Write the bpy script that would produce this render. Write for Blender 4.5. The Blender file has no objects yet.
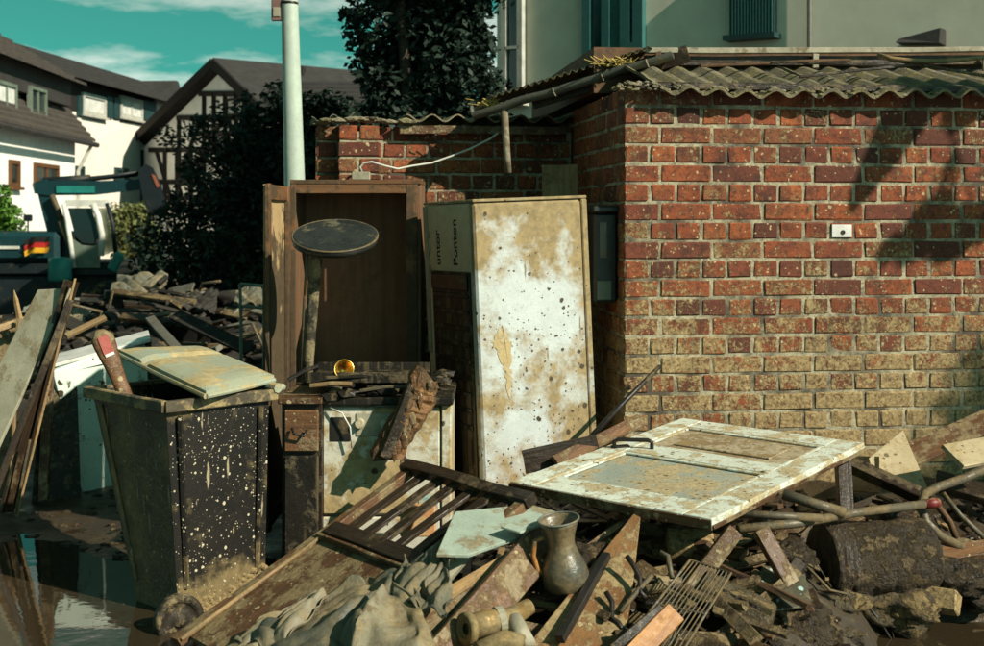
import bpy, bmesh, math, random
from mathutils import Vector, Matrix, noise as mnoise
R = math.radians
random.seed(7)
scene = bpy.context.scene
col = scene.collection

# ------------------------------------------------------------------ camera
FPX, CX, HY, HCAM = 1300.0, 492.0, 215.0, 1.56      # focal length / centre / horizon in photo pixels, eye height
cam_d = bpy.data.cameras.new('camera'); cam = bpy.data.objects.new('camera', cam_d); col.objects.link(cam)
cam.location = (0, 0, HCAM); cam.rotation_euler = (R(90), 0, 0)
cam_d.sensor_width = 36; cam_d.lens = FPX / 984 * 36
cam_d.shift_y = -(323 - HY) / 984
cam_d.clip_start = 0.05; cam_d.clip_end = 3000
cam_d.dof.use_dof = True; cam_d.dof.focus_distance = 5.6; cam_d.dof.aperture_fstop = 5.0
scene.camera = cam

# ------------------------------------------------------------------ world, sun, exposure
SUN = Vector((0.66, -0.50, 0.56)).normalized()       # direction towards the sun
w = bpy.data.worlds.new('World'); scene.world = w; w.use_nodes = True
nt = w.node_tree; nt.nodes.clear()
def wn(t, **k):
    n = nt.nodes.new(t)
    for a, b in k.items(): setattr(n, a, b)
    return n
out = wn('ShaderNodeOutputWorld'); bg = wn('ShaderNodeBackground'); sky = wn('ShaderNodeTexSky')
sky.sky_type = 'NISHITA'; sky.sun_disc = False
sky.sun_elevation = math.asin(SUN.z); sky.sun_rotation = math.atan2(SUN.x, SUN.y)
sky.dust_density = 1.0; sky.air_density = 1.0; sky.ozone_density = 1.0
bw = wn('ShaderNodeRGBToBW'); nt.links.new(sky.outputs[0], bw.inputs[0])
tint = wn('ShaderNodeMix', data_type='RGBA', blend_type='MULTIPLY'); tint.inputs[0].default_value = 1
nt.links.new(bw.outputs[0], tint.inputs[6]); tint.inputs[7].default_value = (0.15, 1.0, 0.84, 1)   # the graded teal of the photo's sky
tc = wn('ShaderNodeTexCoord'); mp = wn('ShaderNodeMapping'); mp.inputs['Scale'].default_value = (3.0, 3.0, 13.0)
mp.inputs['Location'].default_value = (-0.404, -2.102, -4.785)
nz = wn('ShaderNodeTexNoise'); nz.inputs['Scale'].default_value = 1.3; nz.inputs['Detail'].default_value = 7; nz.inputs['Roughness'].default_value = .58
nt.links.new(tc.outputs['Generated'], mp.inputs[0]); nt.links.new(mp.outputs[0], nz.inputs['Vector'])
mr = wn('ShaderNodeMapRange'); mr.inputs['From Min'].default_value = .495; mr.inputs['From Max'].default_value = .60
nt.links.new(nz.outputs[0], mr.inputs[0])
cl = wn('ShaderNodeMix', data_type='RGBA'); nt.links.new(mr.outputs[0], cl.inputs[0]); nt.links.new(tint.outputs[2], cl.inputs[6])
ct = wn('ShaderNodeMix', data_type='RGBA', blend_type='MULTIPLY'); ct.inputs[0].default_value = 1
nt.links.new(bw.outputs[0], ct.inputs[6]); ct.inputs[7].default_value = (1.7, 2.1, 1.85, 1)
nt.links.new(ct.outputs[2], cl.inputs[7])
nt.links.new(cl.outputs[2], bg.inputs[0]); bg.inputs[1].default_value = 0.050
nt.links.new(bg.outputs[0], out.inputs[0])
sd = bpy.data.lights.new('sun', 'SUN'); sd.energy = 5.0; sd.angle = R(0.53); sd.color = (1.0, .90, .73)
so = bpy.data.objects.new('sun', sd); col.objects.link(so); so.location = SUN * 30
so.rotation_euler = SUN.to_track_quat('Z', 'Y').to_euler()
scene.view_settings.view_transform = 'Standard'; scene.view_settings.look = 'None'
scene.view_settings.exposure = 0.55; scene.view_settings.gamma = 1.0

scene.cycles.diffuse_bounces = 1

# ------------------------------------------------------------------ helpers
def P(px, py, Z):                                     # photo pixel + distance -> point
    return Vector(((px - CX) / FPX * Z, Z, HCAM - (py - HY) / FPX * Z))
def smooth(a, b, x):
    t = max(0, min(1, (x - a) / (b - a))); return t * t * (3 - 2 * t)
def nz3(x, y, z=0.0): return mnoise.noise(Vector((x, y, z)))

class MB:
    def __init__(s): s.v = []; s.f = []
    def add(s, v, f):
        n = len(s.v); s.v += [Vector(q) for q in v]; s.f += [tuple(i + n for i in q) for q in f]; return s
    def box(s, c, size, M=None, ch=0.0):
        v, f = chbox(size[0], size[1], size[2], ch)
        T = Matrix.Translation(c) @ (M.to_4x4() if M else Matrix.Identity(4))
        return s.add([T @ q for q in v], f)
    def hexa(s, a, b):                                # two quads of four points (bottom, top)
        return s.add(list(a) + list(b), [(3,2,1,0),(4,5,6,7),(0,1,5,4),(1,2,6,5),(2,3,7,6),(3,0,4,7)])
    def bar(s, p0, p1, w, t, up=(0,0,1), nx=1, jit=0, seed=0):
        v, f = loft(  (Vector(p1) - Vector(p0)).length, w, t, nx, jit, seed, min(w, t) * .12)
        M = frame(p0, p1, up)
        return s.add([M @ q for q in v], f)
    def tube(s, pts, r, n=8, caps=True):
        pts = [Vector(p) for p in pts]; rs = r if isinstance(r, (list, tuple)) else [r] * len(pts)
        b = len(s.v); ref = None
        for i, p in enumerate(pts):
            d = (pts[min(i+1, len(pts)-1)] - pts[max(i-1, 0)]).normalized()
            if ref is None: ref = Vector((0,0,1)) if abs(d.z) < .9 else Vector((1,0,0))
            x = (ref - d * ref.dot(d)).normalized(); y = d.cross(x); ref = x
            for k in range(n):
                a = 2 * math.pi * k / n; s.v.append(p + (x * math.cos(a) + y * math.sin(a)) * rs[i])
        for i in range(len(pts) - 1):
            for k in range(n):
                k2 = (k + 1) % n
                s.f.append((b+i*n+k, b+i*n+k2, b+(i+1)*n+k2, b+(i+1)*n+k))
        if caps:
            s.f.append(tuple(b + k for k in range(n))[::-1]); e = b + (len(pts) - 1) * n
            s.f.append(tuple(e + k for k in range(n)))
        return s
    def lathe(s, prof, n=20, M=None):
        M = M or Matrix.Identity(4); b = len(s.v)
        for r, z in prof:
            for k in range(n):
                a = 2 * math.pi * k / n; s.v.append(M @ Vector((r * math.cos(a), r * math.sin(a), z)))
        for i in range(len(prof) - 1):
            for k in range(n):
                k2 = (k + 1) % n
                s.f.append((b+i*n+k, b+i*n+k2, b+(i+1)*n+k2, b+(i+1)*n+k))
        return s
    def grid(s, fn, nu, nv, both=0.0):
        b = len(s.v)
        for j in range(nv + 1):
            for i in range(nu + 1): s.v.append(Vector(fn(i / nu, j / nv)))
        for j in range(nv):
            for i in range(nu):
                a = b + j * (nu + 1) + i; s.f.append((a, a + 1, a + nu + 2, a + nu + 1))
        return s
    def rock(s, c, r, seed=0, sub=2, sq=(1,1,1), rough=.28, Mx=None):
        v, f = ico(sub); n = len(s.v); o = Vector((seed * 3.1, seed * 1.7, seed * .9))
        for q in v:
            d = 1 + rough * mnoise.noise(q * 1.3 + o) + rough * .5 * mnoise.noise(q * 3.1 + o) + rough * .22 * mnoise.noise(q * 7 + o) + (rough * .12 * mnoise.noise(q * 16 + o) if sub > 3 else 0)
            p = Vector((q.x * sq[0], q.y * sq[1], q.z * sq[2])) * (r * d)
            if Mx: p = Mx @ p
            s.v.append(Vector(c) + p)
        s.f += [tuple(i + n for i in q) for q in f]; return s
_ico = {}
def ico(sub):
    if sub not in _ico:
        bm = bmesh.new(); bmesh.ops.create_icosphere(bm, subdivisions=sub, radius=1)
        bm.verts.ensure_lookup_table()
        _ico[sub] = ([v.co.copy() for v in bm.verts], [tuple(v.index for v in f.verts) for f in bm.faces]); bm.free()
    return _ico[sub]
def chbox(x, y, z, ch=0.0):
    x, y, z = x / 2, y / 2, z / 2
    if ch <= 0:
        v = [Vector((i, j, k)) for k in (-z, z) for i, j in ((-x,-y),(x,-y),(x,y),(-x,y))]
        return v, [(3,2,1,0),(4,5,6,7),(0,1,5,4),(1,2,6,5),(2,3,7,6),(3,0,4,7)]
    bm = bmesh.new(); bmesh.ops.create_cube(bm, size=1)
    for q in bm.verts: q.co = Vector((q.co.x * 2 * x, q.co.y * 2 * y, q.co.z * 2 * z))
    bmesh.ops.bevel(bm, geom=bm.edges[:], offset=ch, segments=1, affect='EDGES')
    bm.verts.index_update()
    r = ([q.co.copy() for q in bm.verts], [tuple(q.index for q in f.verts) for f in bm.faces]); bm.free(); return r
def loft(L, W, T, nx=1, jit=0.0, seed=0, ch=0.002):
    v = []; f = []; w, t = W / 2, T / 2; c = min(ch, w * .45, t * .45)
    sec = [(-w+c,-t),(w-c,-t),(w,-t+c),(w,t-c),(w-c,t),(-w+c,t),(-w,t-c),(-w,-t+c)]
    rg = random.Random(seed * 77 + 5)
    for i in range(nx + 1):
        x = -L / 2 + L * i / nx; dy = jit * nz3(x * 3, seed * 5.3) * 2; dz = jit * nz3(x * 3, seed * 2.9, 4) * 2
        for (a, b) in sec:
            ex = rg.uniform(-1, 1) * jit * 1.5 if i in (0, nx) else 0
            v.append(Vector((x + ex, a + dy + rg.uniform(-.3, .3) * jit, b + dz + rg.uniform(-.3, .3) * jit)))
    for i in range(nx):
        for k in range(8):
            k2 = (k + 1) % 8; f.append((i*8+k, (i+1)*8+k, (i+1)*8+k2, i*8+k2))
    f.append(tuple(range(8))); f.append(tuple(nx*8 + k for k in range(8))[::-1])
    return v, f
def frame(p0, p1, up=(0,0,1)):
    p0 = Vector(p0); p1 = Vector(p1); x = (p1 - p0).normalized(); z = Vector(up); z = z - x * z.dot(x)
    if z.length < 1e-4: z = Vector((0,1,0)) - x * x.y
    z.normalize(); y = z.cross(x)
    M = Matrix((x, y, z)).transposed().to_4x4(); M.translation = (p0 + p1) / 2; return M

def tag(o, label=None, cat=None, group=None, kind=None):
    if label: o['label'] = label
    if cat: o['category'] = cat
    if group: o['group'] = group
    if kind: o['kind'] = kind
    return o
def thing(name, loc, label, cat, group=None, kind=None):
    o = bpy.data.objects.new(name, None); col.objects.link(o); o.location = loc; o.empty_display_size = .1
    o['wl'] = list(loc)
    return tag(o, label, cat, group, kind)
WL = {}
def mesh_of(name, v, f, mat, sm=False):
    me = bpy.data.meshes.new(name); me.from_pydata([tuple(q) for q in v], [], f); me.update()
    if mat: me.materials.append(mat)
    if sm:
        for p in me.polygons: p.use_smooth = True
    return me
def obj(name, mb, mat, parent=None, label=None, cat=None, group=None, kind=None, sm=False, bev=0, sub=0, origin=None):
    """world-space mesh builder -> one object; a part's origin sits at its thing's base"""
    v = mb.v if isinstance(mb, MB) else mb[0]; f = mb.f if isinstance(mb, MB) else mb[1]
    if parent is not None:
        o0 = Vector(WL.get(parent.name, parent.location))
        off = o0
    else:
        xs = [q[0] for q in v]; ys = [q[1] for q in v]; zs = [q[2] for q in v]
        off = Vector(origin) if origin is not None else Vector(((min(xs)+max(xs))/2, (min(ys)+max(ys))/2, min(zs)))
    me = mesh_of(name, [Vector(q) - off for q in v], f, mat, sm)
    bm = bmesh.new(); bm.from_mesh(me); bmesh.ops.recalc_face_normals(bm, faces=bm.faces); bm.to_mesh(me); bm.free()
    o = bpy.data.objects.new(name, me); col.objects.link(o)
    if parent is not None: o.parent = parent
    else: o.location = off
    WL[o.name] = tuple(off)
    if bev: m = o.modifiers.new('edge', 'BEVEL'); m.width = bev; m.segments = 2; m.limit_method = 'ANGLE'
    if sub: m = o.modifiers.new('smooth', 'SUBSURF'); m.levels = sub; m.render_levels = sub
    return tag(o, label, cat, group, kind)
def local(name, v, f, M, mat, parent=None, sm=False, me=None, **k):
    """mesh in its own axes (so that grain follows it), placed by M"""
    me = me or mesh_of(name, v, f, mat, sm)
    o = bpy.data.objects.new(name, me); col.objects.link(o)
    if parent is not None:
        o.parent = parent; o.matrix_local = Matrix.Translation(-Vector(WL.get(parent.name, parent.location))) @ M
    else: o.matrix_world = M
    return tag(o, **k)
_seed = [0]
def plank(name, p0, p1, wd, t, mat, up=(0,0,1), parent=None, jit=.003, nx=None, **k):
    _seed[0] += 1; L = (Vector(p1) - Vector(p0)).length
    v, f = loft(L, wd, t, nx or max(2, min(8, int(L / .12))), jit, _seed[0], .0025)
    return local(name, v, f, frame(p0, p1, up), mat, parent, **k)
def poly(name, pts, t, mat, parent=None, bev=.003, **k):
    """flat polygon of world points given real thickness t (away from its normal)"""
    pts = [Vector(p) for p in pts]; c = sum(pts, Vector()) / len(pts)
    x = (pts[1] - pts[0]).normalized(); n = Vector()
    for i in range(len(pts)): n += (pts[i] - c).cross(pts[(i+1) % len(pts)] - c)
    n.normalize(); y = n.cross(x); M = Matrix((x, y, n)).transposed().to_4x4(); M.translation = c
    I = M.inverted(); q = [I @ p for p in pts]; m = len(q)
    v = [Vector((a.x, a.y, 0)) for a in q] + [Vector((a.x, a.y, -t)) for a in q]
    f = [tuple(range(m)), tuple(range(2*m-1, m-1, -1))] + [(i, i + m, (i+1) % m + m, (i+1) % m) for i in range(m)]
    o = local(name, v, f, M, mat, parent, **k)
    if bev: b = o.modifiers.new('edge', 'BEVEL'); b.width = bev; b.segments = 2
    return o

# ------------------------------------------------------------------ materials
class NT:
    def __init__(s, name):
        s.m = bpy.data.materials.new(name); s.m.use_nodes = True; s.t = s.m.node_tree
        s.b = s.t.nodes['Principled BSDF']; s._pos = None
    def n(s, ty, ins=None, out=0, **k):
        nd = s.t.nodes.new(ty)
        for a, b in k.items(): setattr(nd, a, b)
        for key, val in (ins or {}).items(): s.set(nd.inputs[key], val)
        return nd.outputs[out]
    def set(s, sock, val):
        if isinstance(val, bpy.types.NodeSocket): s.t.links.new(val, sock)
        elif isinstance(val, (tuple, list)) and len(val) == 3 and sock.type == 'RGBA': sock.default_value = (*val, 1)
        else: sock.default_value = val
    def math(s, op, a, b=0.0, clamp=False): return s.n('ShaderNodeMath', {0: a, 1: b}, operation=op, use_clamp=clamp)
    def mix(s, f, a, b, mode='MIX'): return s.n('ShaderNodeMix', {0: f, 6: a, 7: b}, out=2, data_type='RGBA', blend_type=mode)
    def noise(s, vec, scale, detail=5, rough=.6): return s.n('ShaderNodeTexNoise', {'Vector': vec, 'Scale': scale, 'Detail': detail, 'Roughness': rough})
    def rng(s, v, a, b, c=0.0, d=1.0): return s.n('ShaderNodeMapRange', {0: v, 1: a, 2: b, 3: c, 4: d})
MUD = (.34, .265, .135); MUDD = (.15, .115, .055)
def mat(name, c1, c2=None, rough=.7, scale=5, grain=False, mud=0.0, mudc=MUD, mudscale=5, speck=0.0, speckc=MUD, speckscale=22,
        bump=.3, metal=0.0, line=None, rand=0.0, streak=0.0, streakc=(.02,.015,.01), spec=.35, world=False, grit=.55, soft=.03, grads=(), runs=0.0, bd=.012, speckz=None, mudrough=.8):
    t = NT(name); co = t.n('ShaderNodeTexCoord', out=3)
    pos = t.n('ShaderNodeNewGeometry')
    if world: co = pos
    oi = t.n('ShaderNodeObjectInfo', out=5)
    cr = t.n('ShaderNodeVectorMath', {0: co, 1: t.n('ShaderNodeCombineXYZ', {0: t.math('MULTIPLY', oi, 17.0), 1: t.math('MULTIPLY', oi, 9.0), 2: t.math('MULTIPLY', oi, 5.0)})}, operation='ADD')
    gv = t.n('ShaderNodeMapping', {'Vector': cr, 'Scale': (.12, 1.6, 1.6)}) if grain else cr
    n1 = t.noise(gv, scale * (5 if grain else 1), 7, .65)
    c2 = c2 or tuple(q * .6 for q in c1)
    c = t.mix(t.rng(n1, .34, .66), c1, c2)
    n3 = t.noise(cr, scale * 6, 4, .6)
    c = t.mix(t.rng(n3, .3, .8, .0, .35), c, tuple(q * .45 for q in c1))
    if rand: c = t.mix(1.0, c, t.n('ShaderNodeCombineColor', {0: t.rng(oi, 0, 1, 1-rand, 1+rand), 1: t.rng(oi, 0, 1, 1-rand, 1+rand), 2: t.rng(oi, 0, 1, 1-rand, 1+rand*.8)}), 'MULTIPLY')
    h = t.math('ADD', t.math('MULTIPLY', n1, .6), t.math('MULTIPLY', n3, .25)); ro = t.rng(n3, .3, .7, max(.05, rough - .1), min(1, rough + .1))
    if streak:
        sv = t.n('ShaderNodeMapping', {'Vector': cr, 'Scale': (22, 22, 1.1)})
        c = t.mix(t.rng(t.noise(sv, 1.0, 4, .6), .62 - streak * .25, .70 - streak * .2, 0, .85), c, streakc)
    if mud or line:
        nm = t.noise(cr, mudscale, 9, .68); val = nm
        thr = .5 + (.5 - mud) * .5
        if line:
            z = t.n('ShaderNodeSeparateXYZ', {0: pos}, out=2)
            val = t.math('ADD', nm, t.rng(z, line[0], line[1], .38, 0.0))
        for gv_, ga, gb_, gamt in grads: val = t.math('ADD', val, t.rng(t.n('ShaderNodeVectorMath', {0: co, 1: tuple(gv_)}, out=1, operation='DOT_PRODUCT'), ga, gb_, 0.0, gamt))
        mk = t.rng(val, thr - soft, thr + soft * 1.3)
        nf = t.noise(cr, mudscale * 7, 5, .65)
        mc = t.mix(t.rng(nf, .35, .7), mudc, tuple(q * .55 for q in mudc))
        c = t.mix(mk, c, mc); h = t.math('ADD', h, t.math('MULTIPLY', t.math('ADD', mk, nf), .35))
        ro = t.math('ADD', ro, t.math('MULTIPLY', mk, t.math('SUBTRACT', mudrough, ro)))
    for lay_, (ss, dn) in enumerate(((speckscale, speck), (speckscale * 2.4, speck * .9)) if speck else ()):
        vo = t.t.nodes.new('ShaderNodeTexVoronoi'); vo.inputs['Scale'].default_value = ss
        t.set(vo.inputs['Vector'], t.mix(.45 / ss, cr, t.n('ShaderNodeTexNoise', {'Vector': cr, 'Scale': ss * 1.1, 'Detail': 3.0}, out=1), 'ADD'))
        sep = t.n('ShaderNodeSeparateColor', {0: vo.outputs['Color']}); r_ = t.n('ShaderNodeSeparateColor', {0: vo.outputs['Color']}, out=1)
        dz_ = t.rng(t.noise(cr, 7, 2), .40, .62, .25 * dn, 1.15 * dn)
        if speckz: dz_ = t.math('MULTIPLY', dz_, t.rng(t.n('ShaderNodeSeparateXYZ', {0: pos}, out=2), speckz[0], speckz[1], 1.0, .12))
        on = t.math('GREATER_THAN', t.math('ADD', sep, dz_), 1.0); sz = t.math('MULTIPLY', t.math('POWER', r_, 2.6), .42)
        sp = t.math('MULTIPLY', on, t.rng(t.math('SUBTRACT', vo.outputs['Distance'], sz), -.03, .03, 1, 0))
        c = t.mix(sp, c, speckc); h = t.math('ADD', h, t.math('MULTIPLY', sp, .3))
    if runs:
        rv_ = t.n('ShaderNodeMapping', {'Vector': t.mix(.012, cr, t.n('ShaderNodeTexNoise', {'Vector': cr, 'Scale': 30.0, 'Detail': 3.0}, out=1), 'ADD'), 'Scale': (46, 46, 5)})
        vo = t.t.nodes.new('ShaderNodeTexVoronoi'); vo.inputs['Scale'].default_value = 1.0; t.set(vo.inputs['Vector'], rv_)
        sep = t.n('ShaderNodeSeparateColor', {0: vo.outputs['Color']}); r_ = t.n('ShaderNodeSeparateColor', {0: vo.outputs['Color']}, out=1)
        sp = t.math('MULTIPLY', t.math('GREATER_THAN', sep, 1 - runs), t.rng(t.math('SUBTRACT', vo.outputs['Distance'], t.math('MULTIPLY', r_, .30)), -.05, .05, .9, 0))
        c = t.mix(sp, c, t.mix(t.noise(cr, 40, 3), speckc, mudc))
    if grit:
        ng = t.noise(cr, 95, 5, .75); c = t.mix(t.rng(ng, .56, .66, 0, grit), c, tuple(q * .35 for q in c1)); c = t.mix(t.rng(t.noise(cr, 70, 6, .8), .60, .68, 0, grit), c, mudc)
    t.set(t.b.inputs['Base Color'], c); t.set(t.b.inputs['Roughness'], ro); t.set(t.b.inputs['Metallic'], metal)
    t.set(t.b.inputs['Specular IOR Level'], spec)
    if bump:
        t.set(t.b.inputs['Normal'], t.n('ShaderNodeBump', {'Strength': bump, 'Distance': bd, 'Height': h}))
    return t.m

def brick_material():
    t = NT('fired_brick'); geo = t.n('ShaderNodeNewGeometry'); oi = t.n('ShaderNodeObjectInfo', out=5)
    co = t.n('ShaderNodeTexCoord', out=3); rv = t.n('ShaderNodeCombineXYZ', {0: t.math('MULTIPLY', oi, 37.0), 1: t.math('MULTIPLY', oi, 11.0)})
    cr = t.n('ShaderNodeVectorMath', {0: co, 1: rv}, operation='ADD')
    rmp = t.t.nodes.new('ShaderNodeValToRGB'); t.set(rmp.inputs[0], oi); cr_ = rmp.color_ramp
    cr_.elements[0].position = 0; cr_.elements[0].color = (.055, .022, .016, 1); cr_.elements[1].position = 1; cr_.elements[1].color = (.24, .09, .038, 1)
    for p_, c_ in ((.12, (.145, .040, .023)), (.3, (.27, .073, .025)), (.5, (.19, .046, .021)), (.66, (.33, .098, .032)), (.84, (.115, .034, .020))):
        e = cr_.elements.new(p_); e.color = (*c_, 1)
    n1 = t.noise(cr, 14, 6, .7); n2 = t.noise(cr, 60, 3, .6)
    c = t.mix(t.rng(n1, .42, .72), rmp.outputs[0], (.075, .026, .018))
    # lime bloom and mud film: patches that sit anywhere on the wall, thicker below the flood line
    z = t.n('ShaderNodeSeparateXYZ', {0: geo}, out=2)
    wv = t.noise(geo, 1.7, 3, .5)
    zz = t.math('ADD', z, t.math('MULTIPLY', t.math('SUBTRACT', wv, .5), 1.7))
    film = t.math('ADD', t.math('MULTIPLY', t.noise(geo, 17, 9, .75), .5), t.math('MULTIPLY', t.noise(geo, 75, 6, .8), .5))
    lvl = t.n('ShaderNodeFloatCurve', {1: t.rng(zz, .2, 2.2, 0, 1)}); cv = lvl.node.mapping.curves[0]
    cv.points[0].location = (0, .60); cv.points[1].location = (1, .435)
    for a_, b_ in ((.22, .565), (.42, .51), (.60, .465)): cv.points.new(a_, b_)
    lvl.node.mapping.update()
    mk = t.rng(t.math('ADD', t.math('ADD', film, t.math('MULTIPLY', t.math('SUBTRACT', oi, .5), .07)), t.math('SUBTRACT', lvl, .5)), .49, .53)
    mc = t.mix(t.rng(t.noise(geo, 70, 3), .35, .7), (.34, .255, .125), (.17, .125, .058))
    c = t.mix(t.math('MULTIPLY', mk, .95), c, mc)
    # splashes of pale mud drops
    gd_ = t.mix(.03, geo, t.n('ShaderNodeTexNoise', {'Vector': geo, 'Scale': 26.0, 'Detail': 4.0}, out=1), 'ADD')
    for sc_, den, wgt in ((70, .30, .42), (30, .14, .34)):
        vo = t.t.nodes.new('ShaderNodeTexVoronoi'); vo.inputs['Scale'].default_value = sc_; t.set(vo.inputs['Vector'], gd_)
        sp = t.n('ShaderNodeSeparateColor', {0: vo.outputs['Color']}); g = t.n('ShaderNodeSeparateColor', {0: vo.outputs['Color']}, out=1)
        on = t.math('GREATER_THAN', sp, 1 - den)
        m_ = t.math('MULTIPLY', on, t.rng(t.math('SUBTRACT', vo.outputs['Distance'], t.math('MULTIPLY', t.math('MULTIPLY', g, g), wgt)), -.02, .05, 1, 0))
        c = t.mix(m_, c, (.40, .32, .18))
    c = t.mix(t.rng(t.noise(geo, 46, 7, .8), .50, .60, 0, .75), c, (.045, .022, .014))
    # soot
    dk = t.rng(t.noise(geo, 4.3, 8, .75), .55, .66); c = t.mix(t.math('MULTIPLY', dk, .75), c, (.035, .02, .016))
    t.set(t.b.inputs['Base Color'], c); t.set(t.b.inputs['Roughness'], .82); t.set(t.b.inputs['Specular IOR Level'], .25)
    h = t.math('ADD', t.math('ADD', n1, t.math('MULTIPLY', n2, .4)), t.math('MULTIPLY', mk, .5))
    t.set(t.b.inputs['Normal'], t.n('ShaderNodeBump', {'Strength': .55, 'Distance': .01, 'Height': h}))
    return t.m
def mortar_material():
    t = NT('lime_mortar'); geo = t.n('ShaderNodeNewGeometry'); n1 = t.noise(geo, 30, 7, .7); n2 = t.noise(geo, 5, 4)
    c = t.mix(t.rng(n1, .3, .7), (.44, .40, .275), (.20, .175, .11)); c = t.mix(t.rng(n2, .46, .62), c, (.07, .058, .04)); c = t.mix(t.rng(t.noise(geo, 55, 5, .8), .54, .62, 0, .8), c, (.05, .04, .03))
    t.set(t.b.inputs['Base Color'], c); t.set(t.b.inputs['Roughness'], .9)
    t.set(t.b.inputs['Normal'], t.n('ShaderNodeBump', {'Strength': .8, 'Distance': .012, 'Height': n1})); return t.m
def ground_material():
    t = NT('wet_mud'); geo = t.n('ShaderNodeNewGeometry'); n1 = t.noise(geo, 3, 8, .65); n2 = t.noise(geo, 22, 6, .65)
    c = t.mix(t.rng(n1, .35, .65), (.050, .036, .019), (.017, .012, .007)); c = t.mix(t.rng(n2, .55, .8, 0, .6), c, (.12, .09, .048))
    t.set(t.b.inputs['Base Color'], c); t.set(t.b.inputs['Roughness'], t.rng(n1, .4, .62, .32, .8))
    t.set(t.b.inputs['Normal'], t.n('ShaderNodeBump', {'Strength': .8, 'Distance': .02, 'Height': t.math('ADD', n1, t.math('MULTIPLY', n2, .5))})); return t.m
def water_material():
    t = NT('puddle_water'); geo = t.n('ShaderNodeNewGeometry'); n1 = t.noise(geo, 7, 3, .5)
    t.set(t.b.inputs['Base Color'], (.030, .022, .012)); t.set(t.b.inputs['Roughness'], .035); t.set(t.b.inputs['IOR'], 1.33)
    t.set(t.b.inputs['Specular IOR Level'], .8)
    t.set(t.b.inputs['Normal'], t.n('ShaderNodeBump', {'Strength': .05, 'Distance': .02, 'Height': n1})); return t.m
def leaf_material(name, a, b):
    t = NT(name); geo = t.n('ShaderNodeNewGeometry'); rnd = t.n('ShaderNodeNewGeometry', out=8)
    c = t.mix(t.noise(geo, 1.3, 3), a, b); c = t.mix(t.rng(rnd, 0, 1, 0, .6), c, tuple(q * .4 for q in a))
    t.set(t.b.inputs['Base Color'], c); t.set(t.b.inputs['Roughness'], .6); t.set(t.b.inputs['Specular IOR Level'], .2); return t.m
def glass_material(name, c, rough=.08, trans=0.0):
    t = NT(name); t.set(t.b.inputs['Base Color'], c); t.set(t.b.inputs['Roughness'], rough); t.set(t.b.inputs['Transmission Weight'], trans)
    t.set(t.b.inputs['Specular IOR Level'], .7); return t.m

BRICK = brick_material(); MORTAR = mortar_material(); GROUND = ground_material(); WATER = water_material()
WOODD = mat('dark_wet_wood', (.036, .023, .014), (.012, .008, .005), .38, 6, True, mud=.38, mudc=(.11, .08, .04), bump=.6, rand=.3, mudrough=.45)
WOODM = mat('muddy_brown_wood', (.14, .070, .032), (.055, .028, .015), .42, 6, True, mud=.47, mudc=(.22, .165, .085), mudscale=8, bump=.7, rand=.3, speck=.35, speckc=(.30,.24,.13), speckscale=34, mudrough=.45)
MUDW = mat('mud_coated_wood', (.11, .075, .038), (.05, .034, .018), .42, 6, True, mud=.54, mudc=(.19, .14, .068), mudscale=10, bump=.9, rand=.35, grit=.9, mudrough=.40, bd=.02)
WOODL = mat('pale_wood', (.34, .23, .11), (.19, .12, .055), .5, 6, True, mud=.45, mudc=(.24, .18, .09), mudscale=8, bump=.5, rand=.25)
WOODO = mat('orange_wood', (.40, .19, .055), (.22, .095, .03), .5, 6, True, mud=.25, mudc=MUDD, bump=.4)
INP = mat('door_inner_panel', (.46, .33, .17), (.36, .25, .12), .6, 4, mud=.34, mudc=(.085, .060, .032), bump=.3, line=(.7, 1.6))  # pale top and dark foot: door's sunlight and shade put into colour, with mud
PLY = mat('cabinet_plywood', (.20, .115, .062), (.125, .068, .036), .6, 3, True, mud=.27, mudc=(.15, .105, .05), mudscale=3, bump=.35)
WARM = mat('cabinet_frame_wood', (.19, .095, .040), (.10, .046, .020), .55, 4, True, mud=.40, mudc=(.075, .05, .026), bump=.35, line=(.5, 1.75))
GREYW = mat('grey_painted_board', (.35, .34, .25), (.25, .24, .17), .6, 4, mud=.34, mudc=(.24, .20, .12), bump=.35)
MINT = mat('mint_enamel', (.66, .80, .70), (.58, .73, .63), .3, 2, mud=.24, mudc=(.10, .08, .045), mudscale=6, speck=.25, speckc=(.05,.04,.025), speckscale=16, bump=.15)
PALEG = mat('pale_green_board', (.31, .385, .32), (.25, .31, .26), .5, 3, mud=.46, mudc=(.24, .21, .13), mudscale=8, bump=.35)
FRIDGE = mat('fridge_enamel', (.47, .52, .525), (.42, .46, .45), .34, 3, mud=.39, mudc=(.29, .22, .108), mudscale=4, speckz=(.95, 1.45), speck=.9, speckc=(.05, .038, .022), speckscale=30, bump=.3, soft=.06, grads=(((.909, .418, 0), .12, .27, .17), ((0, 0, 1), 1.10, 1.55, .22), ((0, 0, -1), -1.05, -.2, .10)), runs=.10, grit=.5)
FRIDGES = mat('fridge_side_card', (.50, .44, .30), (.42, .37, .25), .7, 4, mud=.28, mudc=(.14, .11, .06), bump=.3)
SOOT = mat('black_slime', (.011, .010, .008), (.020, .017, .013), .42, 7, spec=.22, mud=.36, mudc=(.10, .08, .045), mudscale=9, bump=.6, streak=.35, streakc=(.09, .07, .04))
STOVE = mat('stove_enamel', (.58, .58, .50), (.48, .46, .36), .35, 3, mud=.50, mudc=(.40, .30, .145), mudscale=4.5, speck=.3, speckc=(.05,.035,.02), speckscale=24, bump=.3)
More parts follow.
